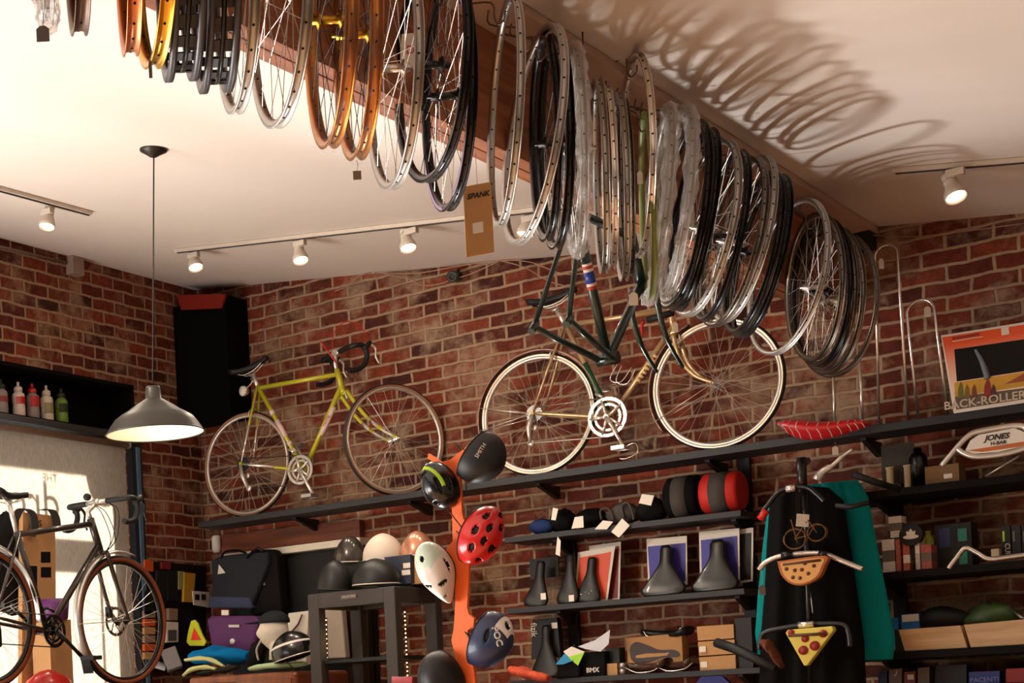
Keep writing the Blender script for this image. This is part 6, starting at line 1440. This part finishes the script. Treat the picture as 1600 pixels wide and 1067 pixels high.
# patch kit boxes etc.
RFL = mat('floral_red', (176, 90, 76), .6, var=.9, scale=160); WFL = mat('floral_white', (196, 186, 176), .6, var=.4, scale=160); GBX = mat('box_taupe', (110, 98, 86), .6)
cols_ = [(1380, 1399, 893, [CARDW, GBX, CARDW]), (1401, 1408, 890, [RFL, RFL, RFL, RFL]), (1412, 1422, 888, [RFL, CARDW, RFL, RFL]), (1431, 1438, 885, [WFL, WFL, CARDW, WFL]), (1440, 1456, 883, [RFL, GBX, RFL])]
nm_ = ['lowest', 'second', 'third', 'top']; cn = ['first', 'second', 'third', 'fourth', 'fifth']
for ci, (xa_, xb2, yb_, ms) in enumerate(cols_):
    for k, m_ in enumerate(ms):
        hh = .052 if ci == 0 else .038
        a = Y(xa_, yb_, 8.56); c = Y(xb2, yb_, 8.56); b = MB(); b.bb((a.x, 8.56, zr2+k*(hh+.001)), (c.x, 8.66, zr2+k*(hh+.001)+hh)); solo('patch_kit_box', b, m_, '%s box of the %s stack of patch kits from the left' % (nm_[k], cn[ci]), 'box', 'patch kit boxes')
for k, m_ in enumerate([CARDW, GBX, CARDW]):
    a = Y(1396+k*-1, 865, 8.6); b = MB(); z_ = zr2+.165+k*.034; b.bb((a.x, 8.565, z_), (a.x+.055, 8.65, z_+.032)); solo('patch_kit_box', b, m_, '%s of the three small boxes piled above the patch kits' % ['lowest', 'middle', 'highest'][k], 'box', 'patch kit boxes')
b = MB(); dc = Y(1426, 836, 8.58); b.lathe([(0, 0), (.052, 0), (.052, .03), (0, .03)], dc, NB, 28); b.box(dc-Vector((0, -.01, .07)), (.03, .02, .09)); t = solo('round_tin', b, PK_B, 'round black disc with a white crown emblem', 'tin', bevel=.002)
b = MB(); b.prism([dc+NB*.031+Vector(p) for p in ((-.018, 0, .0), (-.02, 0, .02), (-.01, 0, .014), (0, 0, .03), (.01, 0, .014), (.02, 0, .02), (.018, 0, 0))][::-1], (0, .002, 0)); part('crown_emblem', b, CARDW, t, 'white crown')
b = MB(); b.prism([dc+NB*.031+Vector((.034*math.cos(a), 0, -.010+.010*math.sin(a))) for a in [2*PI*k/20 for k in range(20)]], (0, -.002, 0)); part('oval_emblem', b, CARDW, t, 'white oval')
b = MB(); c = Y(1452, 870, 8.68); c.z = zr2; b.lathe([(0, 0), (.03, 0), (.03, .15), (.012, .17), (.012, .19), (0, .19)], c, n=16); solo('lube_bottle', b, mat('lube_yellow', (150, 150, 40), .4), 'yellow bottle half hidden behind the round black disc', 'bottle')
b = MB(); a = Y(1462, 885, 8.66); c = Y(1520, 878, 8.66); b.bb((a.x, 8.66, zr2), (c.x, 8.78, Y(1462, 820, 8.66).z)); t = solo('grip_case', b, PK_B, 'black case with blue and teal windows', 'case', bevel=.003)
TG = mat('teal_plastic', (30, 130, 104), .4)
for px_, m_, l_ in ((rect(1468, 826, 1485, 856), mat('blue_plastic', (24, 36, 96), .4), 'blue window'), (rect(1497, 826, 1511, 846), TG, 'teal window'), (rect(1499, 862, 1512, 882), TG, 'teal window')):
    b = MB(); b.prism(quadY(px_, 8.657)[::-1], (0, .004, 0)); part('window_panel', b, m_, t, l_)
b = MB(); b.tube(spline([Y(*p, 8.5) for p in ((1482, 888), (1494, 872), (1508, 856), (1526, 863), (1545, 873), (1575, 870), (1605, 866))], 6), .0115, 10); t = solo('silver_handlebar', b, CHROME, 'bent silver handlebar lying on the patch kit shelf', 'handlebar')
slab('wood_cube', 'small pale cube behind the bent silver handlebar', 'box', rect(1549, 858, 1561, 870), 8.6, .04, PALE)
for k, x_ in enumerate((1566, 1582, 1598)):
    t = slab('light_package', ['black package with a lime stripe and white letters', 'grey black package right of the lime striped one', 'grey black package at the right picture edge'][k], 'package', rect(x_, 822, x_+14, 868), 8.64, .03, PK_B, 'packages at the right edge')
    b = MB(); b.prism(quadY(rect(x_+1, 830, x_+4, 846), 8.637)[::-1], (0, .002, 0)); part('stripe', b, LIME if k == 0 else GREYRIM, t, 'bright stripe')
    if k == 0: lettering('CUI', .03, Y(x_+8, 857, 8.635), -ZU, NB, CARDW, t, .0005)
# bins
PINE = wood_mat('pine', (196, 160, 116), (222, 190, 148), .7, (4, 40, 40))
def bin_(px, label, side=.26):
    A, B_, D, E_ = [Y(*p, 8.52 if i < 2 else 8.46) for i, p in enumerate(px)]   # bottom-left, bottom-right, top-right, top-left
    A.z = B_.z = zr3+.002; t = thing('wooden_bin', label, 'bin', tuple((A+B_)/2), 'pale wooden bins'); bk = Vector((0, side, 0)); th = Vector((0, .012, 0))
    b = MB(); b.prism([A, B_, D, E_][::-1], th); part('front_panel', b, PINE, t)
    for p, q in ((A, E_), (B_, D)):
        dx = Vector((.012 if p is A else -.012, 0, 0)); b = MB(); b.prism([p+th, q+th, q+bk+Vector((0, .04, .0)), p+bk], dx); part('side_panel', b, PINE, t)
    b = MB(); b.prism([A+bk, B_+bk, D+bk+Vector((0, .04, 0)), E_+bk+Vector((0, .04, 0))], th); part('back_panel', b, PINE, t)
    b = MB(); b.prism([A+th, B_+th, B_+bk, A+bk], (0, 0, .008)); part('bottom_panel', b, PINE, t); return A, B_, D, E_
g1 = bin_([(1414, 1018), (1511, 1011), (1500, 977), (1404, 984)], 'left pale wooden bin holding dark parts')
g2 = bin_([(1517, 1011), (1640, 1001), (1640, 964), (1506, 976)], 'right pale wooden bin holding green packets')
slab('blue_box', 'blue and white box leaning out of the left bin', 'box', [(1409, 985), (1437, 983), (1436, 958), (1408, 960)], 8.6, .05, mat('sky_blue', (30, 110, 180), .5))
slab('box_label', 'white printed label on the blue box in the bin', 'label', [(1410, 972), (1436, 970), (1435, 959), (1409, 961)], 8.598, .001, CARDW)
b = blob(Y(1470, 968, 8.66), (.13, .07, .06), seed=4, amp=.1); solo('parts_bag', b, BLACK, 'dark bag of parts inside the left bin', 'bag')
b = blob(Y(1550, 963, 8.66), (.12, .07, .06), seed=5, amp=.15); solo('green_packet', b, mat('sage_green', (66, 88, 44), .5, var=.5, scale=40), 'green packet inside the right bin', 'packet')
for k in range(2): b = MB(); b.tube([Y(1574+k*3, 948, 8.62), Y(1597+k*3, 966, 8.5)], .003, 6); solo('thin_tube', b, SILVERM, ['left', 'right'][k]+' of two thin pale tubes sticking out of the right bin', 'tube', 'thin tubes in the bin')
slab('blue_carton', 'bright blue carton behind the teal jacket, left of the bins', 'box', [(1381, 985), (1404, 983), (1403, 965), (1380, 967)], 8.62, .05, mat('sky_blue', (30, 110, 180), .5))
# lowest row at the right
zl = Y(1450, 1075, 8.6).z
b = MB(); b.bb((-2.52, 8.5, zl-.03), (-1.0, WY-.032, zl)); solo('wall_shelf', b, SHD, 'lowest dark shelf at the right picture edge', 'shelf', 'black shelves on the brick wall')
for (x0, y0, x1, y1, m_, l_) in ((1372, 1050, 1386, 1075, mat('box_dkblue', (30, 34, 80), .5), 'small dark blue box, bottom row, leftmost'), (1389, 1046, 1409, 1075, GBX, 'taupe box with a white tick, bottom row'), (1413, 1050, 1430, 1074, mat('box_redgrey', (120, 50, 40), .5), 'small red and white box, bottom row'), (1434, 1044, 1452, 1073, GBX, 'second taupe box, bottom row'), (1462, 1040, 1510, 1072, PK_B, 'wide black box, bottom row'), (1514, 1050, 1562, 1070, mat('box_blue', (24, 40, 110), .5), 'blue box with pale letters, bottom row'), (1572, 1045, 1620, 1066, mat('box_red', (150, 26, 18), .5), 'red box, bottom right corner')):
    t = slab('product_box', l_, 'box', [(x0, y1), (x1, y1), (x1, y0-2), (x0, y0)], 8.62, .10, m_, 'boxes in the bottom row')
    if 'letters' in l_: lettering('PACENTI', .03, Y(1538, 1062, 8.618), XU, NB, mat('letter_lilac', (120, 130, 190), .5), t, .0005)
    if 'tick' in l_: b = MB(); b.tube([Y(1397, 1054, 8.615), Y(1399, 1057, 8.615), Y(1402, 1047, 8.615)], .003, 5); part('tick_mark', b, CARDW, t, 'white tick')
    if 'red and white' in l_: b = MB(); b.prism(quadY(rect(1418, 1054, 1428, 1062), 8.618)[::-1], (0, .001, 0)); part('label', b, CARDW, t, 'white label')
